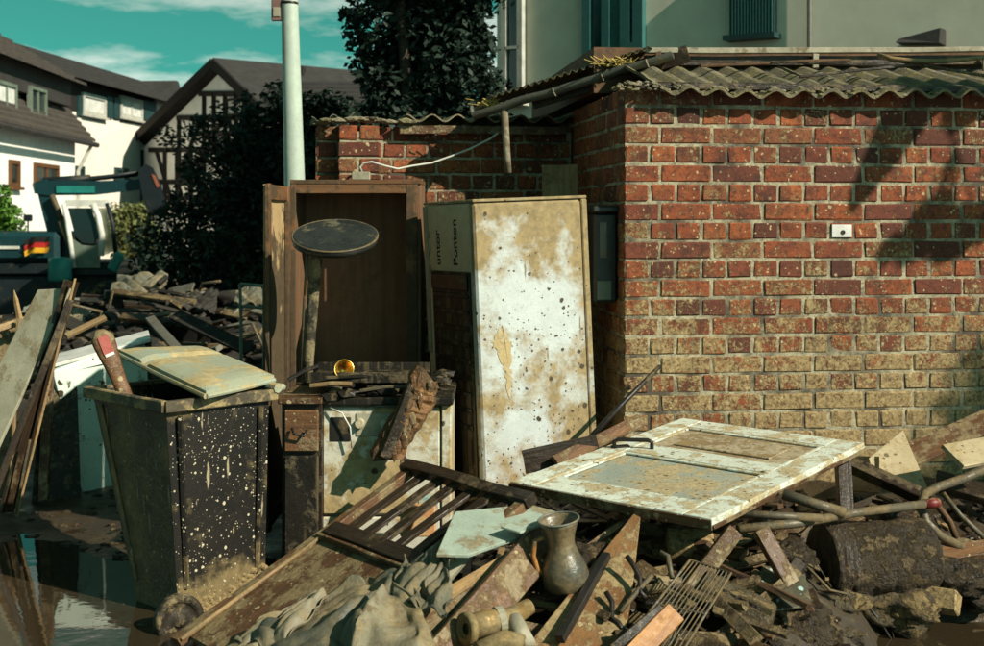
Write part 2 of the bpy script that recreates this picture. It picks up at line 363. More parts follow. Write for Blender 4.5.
BIN = mat('bin_plastic', (.013, .013, .012), (.022, .020, .017), .4, 4, mud=.26, mudc=(.19, .145, .07), mudscale=5, speck=.62, speckc=(.46, .41, .29), speckscale=54, bump=.4, runs=.34, line=(-.05, .26), soft=.06, grit=.25, spec=.16)
BINL = mat('bin_plastic_muddy_side', (.050, .036, .022), (.085, .060, .034), .38, 4, mud=.48, mudc=(.22, .155, .075), mudscale=6, bump=.8, speck=.3, speckc=(.36, .28, .16), speckscale=40, runs=.55, soft=.08, spec=.5)
LID = mat('bin_lid', (.27, .31, .24), (.33, .32, .21), .55, 3, mud=.46, mudc=(.42, .335, .17), mudscale=4, bump=.35, streak=0)
DOORW = mat('white_door_paint', (.60, .66, .58), (.50, .55, .47), .5, 4, mud=.47, mudc=(.44, .37, .22), mudscale=9, speck=.5, speckc=(.07, .05, .03), speckscale=42, bump=.5)
DOORG = mat('door_panel_glass', (.27, .32, .28), (.34, .36, .29), .3, 3, mud=.52, mudc=(.40, .33, .19), mudscale=7, speck=.4, speckc=(.10,.08,.05), speckscale=40, bump=.4)
DOORB = mat('door_panel_brown', (.26, .19, .095), (.17, .12, .06), .6, 4, mud=.50, mudc=(.38, .32, .21), mudscale=8, speck=.4, speckc=(.08,.06,.04), speckscale=40, bump=.5)
METAL = mat('dull_metal', (.115, .10, .07), (.055, .046, .03), .5, 8, mud=.50, mudc=(.16, .12, .062), mudscale=8, bump=.4, metal=.25)
RUST = mat('rusty_metal', (.14, .075, .035), (.05, .03, .02), .75, 9, mud=.30, mudc=MUDD, bump=.4, metal=.2)
BLACKM = mat('black_metal', (.02, .02, .02), (.035, .03, .025), .4, 8, mud=.28, mudc=MUDD, bump=.3, metal=.4)
BRASS = mat('muddy_brass', (.36, .24, .09), (.20, .13, .05), .4, 8, mud=.56, mudc=(.26, .20, .10), mudscale=9, metal=.35, bump=.3)
GOLD = mat('gold_tin', (.85, .50, .12), (.70, .36, .06), .25, 3, metal=.9, bump=.1, mud=.2)
RED = mat('red_plastic', (.16, .014, .014), (.10, .010, .010), .5, 8, mud=.40, bump=.1)
EARTH = mat('wet_earth', (.050, .034, .017), (.016, .011, .006), .42, 12, mud=.43, mudc=(.115, .080, .037), mudscale=16, bump=1.0, bd=.03, spec=.4, grit=.9, mudrough=.45)
STONE = mat('muddy_stone', (.10, .08, .047), (.05, .04, .025), .42, 9, mud=.48, mudc=(.19, .135, .06), mudscale=12, bump=1.0, rand=.25, bd=.025, spec=.3, grit=.8)
CLOTHG = mat('wet_grey_cloth', (.105, .11, .085), (.055, .06, .045), .5, 9, mud=.50, mudc=(.22, .175, .095), mudscale=6, bump=.6, soft=.10)
SACK = mat('pale_sack', (.25, .23, .16), (.15, .135, .09), .55, 9, soft=.07, mud=.46, mudc=(.24, .185, .095), mudscale=6, bump=.6, streak=.3, streakc=(.12, .09, .05))
ETERN = mat('mossy_fibre_cement', (.25, .22, .145), (.12, .105, .07), .9, 9, mud=.42, mudc=(.26, .225, .10), mudscale=11, bump=.9)
TRIM = mat('weathered_trim', (.34, .32, .24), (.19, .175, .12), .6, 8, mud=.34, mudc=(.15, .12, .07), bump=.4)
GUT = mat('grey_gutter', (.17, .18, .15), (.10, .105, .09), .5, 5, mud=.34, mudc=(.20, .17, .10), bump=.3, metal=.2)
POLE = mat('galvanised_pole', (.42, .50, .43), (.36, .43, .37), .5, 3, bump=.1)
PALEM = mat('pale_muddy_metal', (.42, .36, .23), (.33, .27, .16), .55, 5, mud=.45, mudc=(.36, .28, .15), mudscale=7, speck=.4, speckc=(.12,.09,.05), bump=.3)
CABLE = mat('white_cable', (.62, .62, .55), None, .5, bump=.1)
STRAW = mat('yellow_straw', (.55, .42, .12), (.40, .25, .06), .8, bump=.1)
HOUSEW = mat('white_render', (.86, .86, .82), (.80, .80, .76), .9, .6, bump=.1, grit=0)
HOUSEC = mat('cream_render', (.84, .79, .70), (.78, .73, .64), .9, .6, bump=.1, grit=0)
HOUSEB = mat('grey_green_render', (.80, .75, .60), (.75, .70, .56), .9, .5, bump=.15, grit=.05)
TIMB = mat('black_timber', (.016, .012, .011), None, .8, bump=.3)
SLATE = mat('dark_roof_tiles', (.040, .037, .036), (.022, .021, .021), .75, 3, bump=.4)
BROWNT = mat('brown_roof_tiles', (.075, .062, .052), (.04, .034, .03), .8, 3, bump=.4)
PANE = glass_material('window_glass', (.012, .022, .022), .07)
PANET = glass_material('teal_window_glass', (.012, .055, .058), .12)
CURT = mat('white_blind', (.75, .76, .72), None, .6, bump=.05)
TEAL = mat('teal_shutter', (.035, .135, .125), (.028, .105, .10), .5, 4, bump=.1)
DTEAL = mat('dark_teal_shutter', (.016, .05, .052), None, .5, 4, bump=.1)
WFR = mat('window_frame_paint', (.55, .55, .48), None, .5, bump=.05)
BFR = mat('brown_window_frame', (.14, .06, .02), None, .5, bump=.05)
EXT = mat('excavator_teal_paint', (.008, .040, .046), (.006, .030, .035), .4, 3, mud=.25, mudc=(.05, .045, .03), bump=.1)
EXB = mat('excavator_bright_teal', (.02, .23, .20), None, .4, 3, bump=.1)
EXD = mat('excavator_dark_steel', (.008, .016, .020), None, .55, 3, mud=.3, mudc=(.05, .04, .025), bump=.2)
EXW = mat('excavator_white_paint', (.78, .80, .72), None, .4, 3, bump=.1)
EXG = mat('excavator_grey_door', (.17, .22, .17), None, .5, 3, bump=.1)
TYRE = mat('rubber', (.012, .012, .012), None, .85, 8, mud=.4, mudc=MUDD, bump=.3)
FLB = mat('flag_black', (.01, .01, .01), None, .9, bump=.05); FLR = mat('flag_red', (.45, .02, .015), None, .9, bump=.05); FLG = mat('flag_gold', (.75, .40, .02), None, .9, bump=.05)
DECK = mat('soot_plastic_box', (.018, .024, .025), (.03, .038, .036), .35, 5, mud=.28, mudc=(.10, .10, .075), bump=.2)
GLASSJ = glass_material('smoky_glass', (.25, .24, .19), .15, .55)
INK = mat('print_ink', (.02, .018, .014), None, .8, bump=0)
LEAFD = leaf_material('dark_leaf', (.016, .034, .022), (.009, .020, .015))
LEAFM = leaf_material('mid_leaf', (.028, .050, .028), (.014, .028, .018))
LEAFB = leaf_material('bright_leaf', (.10, .22, .03), (.06, .15, .02))
BARK = mat('bark', (.06, .045, .03), (.03, .022, .016), .9, 8, bump=.6)
RUBA = mat('dark_rubble_wood', (.027, .024, .020), (.010, .009, .008), .8, 6, True, mud=.35, mudc=(.09, .08, .055), bump=.3, rand=.5)
RUBB = mat('pale_rubble_scrap', (.15, .15, .125), (.08, .08, .065), .75, 6, mud=.35, mudc=(.12, .10, .06), bump=.3, rand=.4)

# ------------------------------------------------------------------ ground and water
TILT = R(7.0); WU = Vector((math.cos(TILT), math.sin(TILT), 0)); WN = Vector((math.sin(TILT), -math.cos(TILT), 0))   # wall direction, outward normal
C0 = Vector((0.622, 6.10, 0))                         # the brick shed's near corner
def gz(x, y):
    z = -.022 + .030 * nz3(x * 1.1, y * 1.1, 3.3) + .022 * nz3(x * 3.7, y * 3.7, 1.0) + .012 * nz3(x * 11, y * 11)
    z += .03 * smooth(5.3, 6.6, y) + .05 * smooth(7.2, 9, y)
    z -= .045 * smooth(-1.45, -1.75, x) * smooth(6.3, 5.6, y)                     # puddle on the left
    z += .035 * math.exp(-((x + 1.72) / .22) ** 2 - ((y - 6.15) / .55) ** 2)      # mud ridge beside the bin
    hx = smooth(-.75, .05, x) * smooth(3.6, 2.7, x); fy = 4.12 + .75 * smooth(1.0, 1.7, x) + .05 * nz3(x * 2, 3)
    hp = hx * smooth(fy - .12, fy + .75, y) * smooth(7.4, 6.4, y)
    z += hp * (.26 + .12 * nz3(x * 1.8, y * 1.8, 9) + .06 * nz3(x * 5, y * 5, 2) + .03 * nz3(x * 13, y * 13, 5))
    z -= .10 * smooth(1.30, 1.55, x) * smooth(5.02, 4.86, y)                      # puddle on the right
    z -= 1.15 * smooth(14.5, 22, y)
    return z
xs = [-400, -150, -60, -30, -16, -10, -7, -5, -4] + [-3.4 + .05 * i for i in range(137)] + [3.9, 4.6, 6, 9, 15, 30, 60, 150, 400]
ys = [-60, -20, -6, 0, 2, 3] + [3.6 + .05 * i for i in range(85)] + [8.1, 8.5, 9, 10, 11, 12, 13, 14] + [14.5 + i * .8 for i in range(12)] + [28, 36, 50, 80, 150, 300, 700, 1500]
g = MB(); nx_ = len(xs)
for y in ys:
    for x in xs: g.v.append(Vector((x, y, gz(x, y))))
for j in range(len(ys) - 1):
    for i in range(nx_ - 1):
        a = j * nx_ + i; g.f.append((a, a + 1, a + nx_ + 1, a + nx_))
obj('ground', g, GROUND, kind='structure', sm=True, origin=(0,0,0), label='wet brown flood mud covering the whole yard')
wt = MB().grid(lambda u, v: (-4.6 + 8.2 * u, 2.2 + 5.2 * v, 0.0), 2, 2)
obj('water', wt, WATER, kind='structure', origin=(0,0,0), label='shallow brown puddles lying on the mud')

# ------------------------------------------------------------------ brick shed
COURSE = .0903; ZT = 2.077                            # bottom of the top course
rg = random.Random(3)
def brick_mesh(L, H, D, i):
    v, f = chbox(L, D, H, .006); r_ = random.Random(i * 13 + int(L * 1000))
    v = [q + Vector((r_.uniform(-.0035, .0035), r_.uniform(-.002, .002), r_.uniform(-.003, .003))) for q in v]
    if i % 8 >= 6:
        cx_ = r_.choice((-1, 1)); cz_ = r_.choice((-1, 1))
        for q in v:
            if q.x * cx_ > L * .38 and q.z * cz_ > H * .22 and q.y < 0: q.y += r_.uniform(.001, .004); q.x -= cx_ * r_.uniform(.001, .005); q.z -= cz_ * r_.uniform(.0, .004)
    return mesh_of('brick', v, f, BRICK)
BM = {}
def bmesh_for(L):
    k = round(L, 3)
    if k not in BM: BM[k] = [brick_mesh(k, .0785, .10, i) for i in range(8)]
    return rg.choice(BM[k])
def lay(parent, origin, d, n, courses, length, maxparts, u_part, rest_name='brick_courses', z_part=0.42, top=ZT, skip=None, off=0):
    """lay bricks along direction d; those one can pick apart are parts, the rest is one joined part"""
    RM = Matrix((d, -n, Vector((0,0,1)))).transposed().to_4x4(); rest = MB(); cnt = 0
    for k in range(courses):
        zc = top - k * COURSE + .0385; u = 0.0; odd = (k + off) % 2 == 0
        first = True
        while u < length - .03:
            L = (.165 if first else .2385) if odd else .114
            if u + L > length: L = max(.05, round(length - u, 2))
            c = origin + d * (u + L / 2) - n * (.05 - rg.uniform(.0, .0045)) + Vector((0, 0, zc))
            if not (skip and skip(u, zc)):
                M = Matrix.Translation(c) @ RM @ Matrix.Rotation(rg.uniform(-.008, .008), 4, 'Y') @ Matrix.Rotation(rg.uniform(-.012, .012), 4, 'Z')
                if zc > z_part and u < u_part and cnt < maxparts:
                    local('brick', None, None, M, BRICK, parent, me=bmesh_for(L)); cnt += 1
                else:
                    me = bmesh_for(L); b = len(rest.v); rest.v += [M @ q.co for q in me.vertices]; rest.f += [tuple(i + b for i in p.vertices) for p in me.polygons]
            u += L + .0115; first = False
    if rest.v: obj(rest_name, rest, BRICK, parent, kind='stuff')
    return cnt
LD = Vector((-WU.y, WU.x, 0))                         # runs back along the shed's left side
shed = thing('brick_shed', C0, 'red brick outbuilding splashed with pale mud, under a mossy corrugated roof', 'building')
WL[shed.name] = tuple(C0)
core = MB()
a = C0 + LD * .003 + WU * .003; q4 = [a, a + WU * 3.4, a + WU * 3.4 + LD * 3.2, a + LD * 3.2]
core.hexa([Vector((p.x, p.y, -.3)) for p in q4], [Vector((p.x, p.y, 2.15)) for p in q4])
obj('mortar', core, MORTAR, shed)
n1_ = lay(shed, C0, WU, WN, 24, 3.3, 214, 1.98, z_part=.46)
n2_ = lay(shed, C0 + LD * .004, LD, -WU, 24, 1.4, 84, .52, z_part=.62, off=1)
# plaster patch with a cable hole
pp = C0 + WU * 1.06 + WN * .004; zc = 1.56 - (231 - 215) / 1300 * 6.24
pt = MB().box(pp + Vector((0,0,zc)), (.10, .006, .062), Matrix((WU, -WN, Vector((0,0,1)))).transposed(), .002)
pl_ = obj('plaster_patch', pt, CURT, shed)
ho = MB().lathe([(0.001,.0), (.011,.0), (.011,-.012), (.001,-.012)], 12, Matrix.Translation(pp + WN * .006 + Vector((.004,0,zc - .006))) @ Matrix.Rotation(R(90), 4, 'X'))
obj('cable_hole', ho, SOOT, pl_)
# corrugated front roof
def corr(o, du, dv, lu, lv, pitch, amp, t, nper=8, sag=0.0, seed=0, rag=0.0):
    """corrugated sheet from o: waves run along du, sheet runs along dv; real thickness t"""
    n = du.cross(dv).normalized(); m = MB(); nu = int(lu / pitch * nper); nv = 6
    def pt(u, v, k):
        e = rag * nz3(u * lu * 9 + seed, 5.1) if v == 0 else 0
        return o + du * (u * lu) + dv * (v * lv + e) + n * (amp * math.cos(2 * math.pi * u * lu / pitch) + k * t + sag * nz3(u * 3 + seed, v * 3))
    for k in (0, 1): m.grid(lambda u, v: pt(u, v, k), nu, nv)
    N = (nu + 1) * (nv + 1)
    for i in range(nu):
        m.f.append((i, i + 1, N + i + 1, N + i)); a_ = nv * (nu + 1); m.f.append((a_ + i, a_ + i + 1, N + a_ + i + 1, N + a_ + i))
    for j in range(nv):
        for e in (0, nu):
            a_ = j * (nu + 1) + e; b_ = a_ + nu + 1; m.f.append((a_, b_, N + b_, N + a_))
    return m
RSL = R(13.5); rdv = (LD * math.cos(RSL) + Vector((0,0,1)) * math.sin(RSL)).normalized()
for i in range(4):
    o_ = C0 + WN * .10 + WU * .15 + WU * (i * .83) + Vector((0, 0, 2.125 + .006 * (i % 2)))
    obj('roof_sheet', corr(o_, WU, rdv, .90, .86, .138, .018, .014, sag=.014, seed=i, rag=.02), ETERN, shed)
# wall plate under the sheets
wp = MB().bar(C0 + WN * .02 + Vector((0,0,2.165)) + WU * .02, C0 + WN * .02 + WU * 3.2 + Vector((0,0,2.165)), .05, .035)
obj('wall_plate', wp, WOODD, shed)
# rubble of mortar and moss on the corner
mm = MB(); rr = random.Random(5)
for i in range(330):
    u = rr.uniform(-.05, .24) if i < 90 else rr.uniform(.16, 2.2); dd_ = rr.uniform(-.04, .10) if i < 90 else .10 - abs(rr.gauss(0, .10))
    p = C0 + WN * dd_ + WU * u + Vector((0,0,2.150 + rr.uniform(-.01, .03) if i < 90 else 2.135 + (.10 - dd_) * .24 + .016 * math.cos(2 * math.pi * (u - .15) / .138) + rr.uniform(0, .006)))
    mm.rock(p, rr.uniform(.006, .017), i, 1, (1.2, 1, .6), .4)
obj('moss', mm, ETERN, shed, kind='stuff')
# upper roof edge set back behind the mossy sheets
uo = C0 + LD * .66 + WU * .10
for zz_, dz_, ex, nm, mt in ((2.30, .045, .05, 'purlin', WOODD), (2.365, .05, .02, 'fascia_board', WOODD), (2.415, .028, -.02, 'verge_trim', TRIM)):
    A_ = uo + WU * .16 + LD * ex + Vector((0,0,zz_)); B_ = uo + WU * 3.1 + LD * ex + Vector((0,0,zz_ + .05))
    plank(nm, A_, B_, .05, dz_, mt, parent=shed, nx=8, jit=.004)
up_ = MB().hexa([uo - WU * .10 + LD * .06 + Vector((0,0,2.2)), uo + WU * 3.1 + LD * .06 + Vector((0,0,2.2)), uo + WU * 3.1 + LD * 2.2 + Vector((0,0,2.2)), uo - WU * .10 + LD * 2.2 + Vector((0,0,2.2))],
               [uo - WU * .10 + LD * .06 + Vector((0,0,2.44)), uo + WU * 3.1 + LD * .06 + Vector((0,0,2.45)), uo + WU * 3.1 + LD * 2.2 + Vector((0,0,2.42)), uo - WU * .10 + LD * 2.2 + Vector((0,0,2.42))])
obj('upper_roof', up_, RUST, shed)
for i, u in enumerate((.20, 1.05, 2.0)):
    plank('roof_bracket', uo + WU * (u + .02) + LD * -.035 + Vector((0,0,2.335)), uo + WU * (u + .02) + LD * -.035 + Vector((0,0,2.41)), .03, .02, TRIM if i else RUST, up=(0,1,0), parent=shed)
# junk lying on the roof: laths
for i, (a_, b_, mt) in enumerate((((770, 62, 6.55), (905, 66, 6.45), WOODD), ((800, 77, 6.42), (980, 58, 6.5), WOODD), ((880, 58, 6.55), (984, 76, 6.35), WOODM), ((700, 66, 6.6), (850, 60, 6.62), RUST))):
    plank('roof_lath', P(*a_), P(*b_), .022, .014, mt, parent=None, label=['dark thin lath lying in the gap above the mossy sheets', 'dark lath rising to the right across the roof gap', 'brown lath slanting down at the right end of the roof', 'rusty strip lying under the pale roof edge'][i], cat='lath', group='strips of wood left on the shed roof')
hs = MB().tube([P(878, 55, 6.5), P(893, 59, 6.46), P(912, 61, 6.44), P(935, 61.5, 6.44), P(960, 60, 6.44), P(1000, 56, 6.44)], .012, 8)
obj('hose', hs, WOODL, label='pale yellow hose lying along the shed roof edge', cat='hose', sm=True)

# sagging left roof edge: gutter, serrated sheet, stub of downpipe
g1, g2 = P(473, 113, 7.05), P(672, 52, 6.72)
gd = (g2 - g1).normalized(); gside = Vector((0,0,1)).cross(gd).normalized(); gup = gd.cross(gside)
if gup.z < 0: gup = -gup
can = thing('sagging_gutter', (g1 + g2) / 2, 'grey roof gutter sagging down to the left from the brick shed', 'gutter'); WL[can.name] = tuple((g1 + g2) / 2)
gm = MB()
def gutpt(u, k, r_):
    a_ = math.pi * (1 + k); p = g1 + (g2 - g1) * u + gup * (.012 * nz3(u * 6, 2))
    return p + (gside * math.cos(a_) + gup * math.sin(a_)) * r_
gm.grid(lambda u, v: gutpt(u, v, .040), 16, 8); gm.grid(lambda u, v: gutpt(u, v, .037), 16, 8)
obj('trough', gm, GUT, can, sm=True)
obj('end_cap', MB().lathe([(.001, 0), (.041, 0), (.041, .006), (.001, .006)], 16, Matrix.Translation(g1) @ gd.to_track_quat('Z', 'Y').to_matrix().to_4x4()), GUT, can)
back = Vector((-.12, .98, .0)).normalized()
sh_ = corr(g1 + gd * .12 + gup * .052 - back * .03, gd, back, (g2 - g1).length - .22, .9, .042, .009, .004, nper=6)
obj('serrated_sheet', sh_, ETERN, can)
sp0 = P(505, 121, 6.95); sp1 = P(508, 173, 6.95)
obj('downpipe_stub', MB().tube([P(504, 112, 7.0), sp0, sp0.lerp(sp1, .5), sp1], [.022, .02, .019, .02], 10), RUST if 0 else TRIM, can, sm=True)
obj('gutter_board', MB().bar(g1 + gd * .35 - gup * .03 + back * .07, g2 + gd * .1 - gup * .03 + back * .07, .02, .09), WOODD, can)
for i, u in enumerate((.42, .66, .88)):
    obj('gutter_bracket', MB().tube([gutpt(u, k / 6, .044) for k in range(7)], .004, 6), TRIM, can)
def straw_clump(name, c, n, r_, label, seed, mt=STRAW):
    m = MB(); q = random.Random(seed)
    for i in range(n):
        a_ = Vector(c) + Vector((q.gauss(0, r_), q.gauss(0, r_ * .5), abs(q.gauss(0, r_ * .35))))
        b_ = a_ + Vector((q.gauss(0, r_ * .9), q.gauss(0, r_ * .5), q.uniform(0, r_ * .9)))
        m.bar(a_, b_, .006, .003, nx=1)
    return obj(name, m, mt, label=label, cat='straw', group='straw caught on the roof')
straw_clump('straw_clump', P(492, 107, 7.05), 60, .035, 'small orange tuft of leaves on the low end of the gutter', 2)
straw_clump('straw_clump', P(615, 67, 6.78), 50, .05, 'yellow straw caught halfway up the sloping gutter', 4)

# meter box on the shaded side
mb0 = C0 + LD * .12
bx_ = thing('meter_box', mb0 + Vector((0,0,1.13)), 'dark plastic meter box on the shaded side of the brick shed', 'box'); WL[bx_.name] = tuple(mb0 + Vector((0,0,1.13)))
SM = Matrix((WU, LD, Vector((0,0,1)))).transposed()
obj('housing', MB().box(mb0 - WU * .062 + LD * .14 + Vector((0,0,1.355)), (.115, .26, .43), SM, .012), DECK, bx_)
obj('lid', MB().box(mb0 - WU * .064 + LD * .13 + Vector((0,0,1.588)), (.13, .30, .028), SM, .006), DECK, bx_)
obj('label_strip', MB().box(mb0 - WU * .075 + LD * .008 + Vector((0,0,1.44)), (.035, .005, .17), SM, .001), GUT, bx_)
obj('cover_plate', MB().box(mb0 - WU * .07 + LD * .007 + Vector((0,0,1.20)), (.07, .006, .09), SM, .002), EXG, bx_)

# ------------------------------------------------------------------ lower brick annex behind
AN = C0 + LD * 1.32                                   # where its front meets the shed's side
def ax(px): # u (to the left of AN) at photo column px on the annex front
    k = (px - CX) / FPX; # AN - WU*s ; x/y = k
    return (AN.x - k * AN.y) / (WU.x - k * WU.y)
sl = ax(316)
anx = thing('brick_annex', AN - WU * sl, 'low dark brick annex with a wavy fibre cement roof edge, left of the brick shed', 'building'); WL[anx.name] = tuple(AN - WU * sl)
q0 = AN - WU * sl - WN * .004
m_ = MB(); q4 = [q0, q0 + WU * (sl - .01), q0 + WU * (sl - .01) + LD * 1.6, q0 + LD * 1.6]
m_.hexa([Vector((p.x, p.y, -.3)) for p in q4], [Vector((p.x, p.y, 2.03)) for p in q4]); obj('mortar', m_, MORTAR, anx)
lay(anx, AN - WU * sl, WU, WN, 22, sl - .02, 110, 3, z_part=1.45, top=1.975)
# brick pier
pu = sl - ax(338); pw_ = ax(338) - ax(379)
po = AN - WU * sl + WU * pu + WN * .115
m_ = MB(); q4 = [po + WU * .01 - WN * .01, po + WU * (pw_ - .01) - WN * .01, po + WU * (pw_ - .01) - WN * .12, po + WU * .01 - WN * .12]
m_.hexa([Vector((p.x, p.y, -.3)) for p in q4], [Vector((p.x, p.y, 2.02)) for p in q4]); obj('pier_mortar', m_, MORTAR, anx)
RM = Matrix((WU, -WN, Vector((0,0,1)))).transposed().to_4x4(); rest = MB()
for k in range(22):
    zc = 1.975 - k * COURSE + .0385
    for (u0, L) in ([(0, pw_)] if k % 2 else [(0, pw_ / 2 - .008), (pw_ / 2 + .008, pw_ / 2 - .008)]):
        M = Matrix.Translation(po + WU * (u0 + L / 2) - WN * .05 + Vector((0,0,zc))) @ RM
        if zc > 1.6: local('brick', None, None, M, BRICK, anx, me=bmesh_for(L))
        else:
            me = bmesh_for(L); b = len(rest.v); rest.v += [M @ q.co for q in me.vertices]; rest.f += [tuple(i + b for i in p.vertices) for p in me.polygons]
obj('pier_courses', rest, BRICK, anx, kind='stuff')
# broken crown of mortar on the wall top
mm = MB(); rr = random.Random(8)
for i in range(40):
    u = rr.uniform(0, .55); mm.rock(AN - WU * sl + WU * u + WN * rr.uniform(-.08, .12) + Vector((0,0,2.065 + .012 * rr.random() + .02 * math.sin(u * 6))), rr.uniform(.015, .038), i + 50, 1, (1.4, 1, .5), .4)
obj('broken_crown', mm, ETERN, anx, kind='stuff')
for i in range(2):
    o_ = AN - WU * (sl - .50 - i * .50) + WN * .08 + Vector((0,0,2.095))
    obj('roof_sheet', corr(o_, WU, (LD + Vector((0,0,.04))).normalized(), .52, 1.4, .143, .020, .009, seed=9 + i, rag=.004), ETERN, anx)
obj('roof_sheet', corr(AN - WU * (sl + .02) + WN * .02 + Vector((0,0,2.075)), (WU + Vector((0,0,.12))).normalized(), LD, .24, .5, .12, .028, .005, seed=4), GUT, anx)
plank('fascia_board', AN - WU * (sl - .46) + WN * .055 + Vector((0,0,2.035)), AN - WU * .05 + WN * .055 + Vector((0,0,2.035)), .02, .045, WOODM, parent=anx, nx=8)
# white cable and its junction box
cpts = [(362, 172), (360, 167), (364, 163), (372, 162), (385, 166), (398, 169), (412, 166), (432, 163), (452, 156), (470, 149), (490, 139), (498, 133)]
obj('cable', MB().tube([P(a_, b_, 7.08 + .10 * min(1, max(0, (a_ - 380) / 60))) for a_, b_ in cpts], .006, 6), CABLE, label='white cable strung loosely across the dark brick annex', cat='cable', sm=True)
obj('junction_box', MB().box(P(361, 176, 7.03), (.10, .04, .045), None, .004), TRIM, label='small pale junction box at the end of the white cable', cat='box')
plank('board', P(560, 165, 6.95), P(561, 240, 6.95), .19, .02, WOODL, up=(0, -1, .05), label='square brown board standing behind the white fridge', cat='board')

# ------------------------------------------------------------------ wooden wardrobe
Wz = 6.5
wl_, wr_ = (290 - CX) / FPX * Wz, (421 - CX) / FPX * Wz; wtop = 1.56 + (215 - 182) / 1300 * Wz
wd = thing('wardrobe', ((wl_ + wr_) / 2, Wz + .2, .1), 'open brown wooden wardrobe with its left door swung out', 'wardrobe'); WL[wd.name] = ((wl_ + wr_) / 2, Wz + .2, .1)
def bb(x0, y0, z0, x1, y1, z1, ch=.002): return MB().box(((x0+x1)/2, (y0+y1)/2, (z0+z1)/2), (x1-x0, y1-y0, z1-z0), None, ch)
plank('back_panel', ((wl_+wr_)/2, Wz + .40, .1), ((wl_+wr_)/2, Wz + .40, wtop - .02), wr_ - wl_ - .03, .008, PLY, up=(0,-1,0), parent=wd, jit=.001)
for x in (wl_ + .010, wr_ - .010): plank('side_panel', (x, Wz + .21, .1), (x, Wz + .21, wtop - .004), .40, .018, PLY, up=(1,0,0), parent=wd, jit=.001)
plank('top_panel', (wl_, Wz + .21, wtop), (wr_, Wz + .21, wtop), .42, .022, WARM, parent=wd, jit=.001)
plank('front_stile', (wr_ - .045, Wz - .004, .1), (wr_ - .045, Wz - .004, wtop - .012), .055, .022, WARM, up=(0,-1,0), parent=wd, jit=.001)
plank('front_stile', (wl_ + .016, Wz - .004, .1), (wl_ + .016, Wz - .004, wtop - .012), .028, .022, WARM, up=(0,-1,0), parent=wd, jit=.001)
plank('front_rail', (wl_ + .03, Wz - .002, wtop - .036), (wr_ - .07, Wz - .002, wtop - .036), .045, .02, WARM, up=(0,-1,0), parent=wd, jit=.001)
plank('shelf', (wl_ + .02, Wz + .21, .62), (wr_ - .02, Wz + .21, .62), .38, .016, PLY, parent=wd)
# the door, seen on its inner face
dn = P(264, 182, 5.90); dx0, dx1 = dn.x, wl_ - .02
def dpt(s, z): return Vector((dx0 + (dx1 - dx0) * s, 5.90 + (Wz - .02 - 5.90) * s, z))
dr = plank('door', dpt(.02, .92), dpt(.98, .92), 1.56, .010, INP, up=(1, .03, 0), parent=wd, jit=.001)
dr.rotation_euler.rotate_axis('X', 0)
for s in (.05, .95): plank('door_stile', dpt(s, .12) + Vector((.014,0,0)), dpt(s, 1.70) + Vector((.014,0,0)), .065, .02, WARM, up=(1,0,0), parent=wd)
for z in (.16, 1.665): plank('door_rail', dpt(.1, z) + Vector((.013,0,0)), dpt(.9, z) + Vector((.013,0,0)), .07, .018, WARM, up=(1,0,0), parent=wd)
for z in (.5, 1.4): obj('hinge', bb(wl_ - .022, Wz - .03, z, wl_ - .008, Wz - .012, z + .06, .001), METAL, wd)

# ------------------------------------------------------------------ round top on a stem
sc_ = P(335, 236, 5.72); sb_ = P(304, 420, 5.85)
st = thing('pedestal_stool', sb_, 'muddy black round stool top on a leaning stem, before the wardrobe', 'stool'); WL[st.name] = tuple(sb_)
axis = Vector((.03, -.44, .90)).normalized(); axis = Vector((.02, -.36, .93))
MQ = Matrix.Translation(sc_) @ axis.to_track_quat('Z', 'Y').to_matrix().to_4x4()
obj('seat', MB().lathe([(.001, .004), (.10, .006), (.16, .002), (.176, .008), (.186, .004), (.190, -.008), (.186, -.026), (.17, -.034), (.06, -.04), (.001, -.04)], 40, MQ), mat('stool_slime', (.012, .013, .012), (.03, .03, .026), .3, 9, mud=.31, mudc=(.10, .09, .055), mudscale=8, bump=.6), st, sm=True)
obj('rim', MB().tube([MQ @ Vector((.187 * math.cos(k * math.pi / 20), .187 * math.sin(k * math.pi / 20), .002)) for k in range(41)], .005, 6, False), METAL, st, sm=True)
tp = sc_ + Vector((-.085, .02, -.07))
obj('stem', MB().tube([sc_ + Vector((-.05, .01, -.03)), tp, tp.lerp(sb_, .3), tp.lerp(sb_, .6), sb_], [.05, .030, .026, .025, .024], 12), mat('stem_slime', (.03, .028, .022), (.05, .045, .03), .4, 9, mud=.52, mudc=(.22, .18, .10), mudscale=11, bump=.6), st, sm=True)
obj('lever', MB().tube([tp + Vector((-.035,-.02,.02)), tp + Vector((-.045,-.02,-.12)), tp.lerp(sb_, .7) + Vector((-.03,-.02,0))], .006, 6), METAL, st, sm=True)

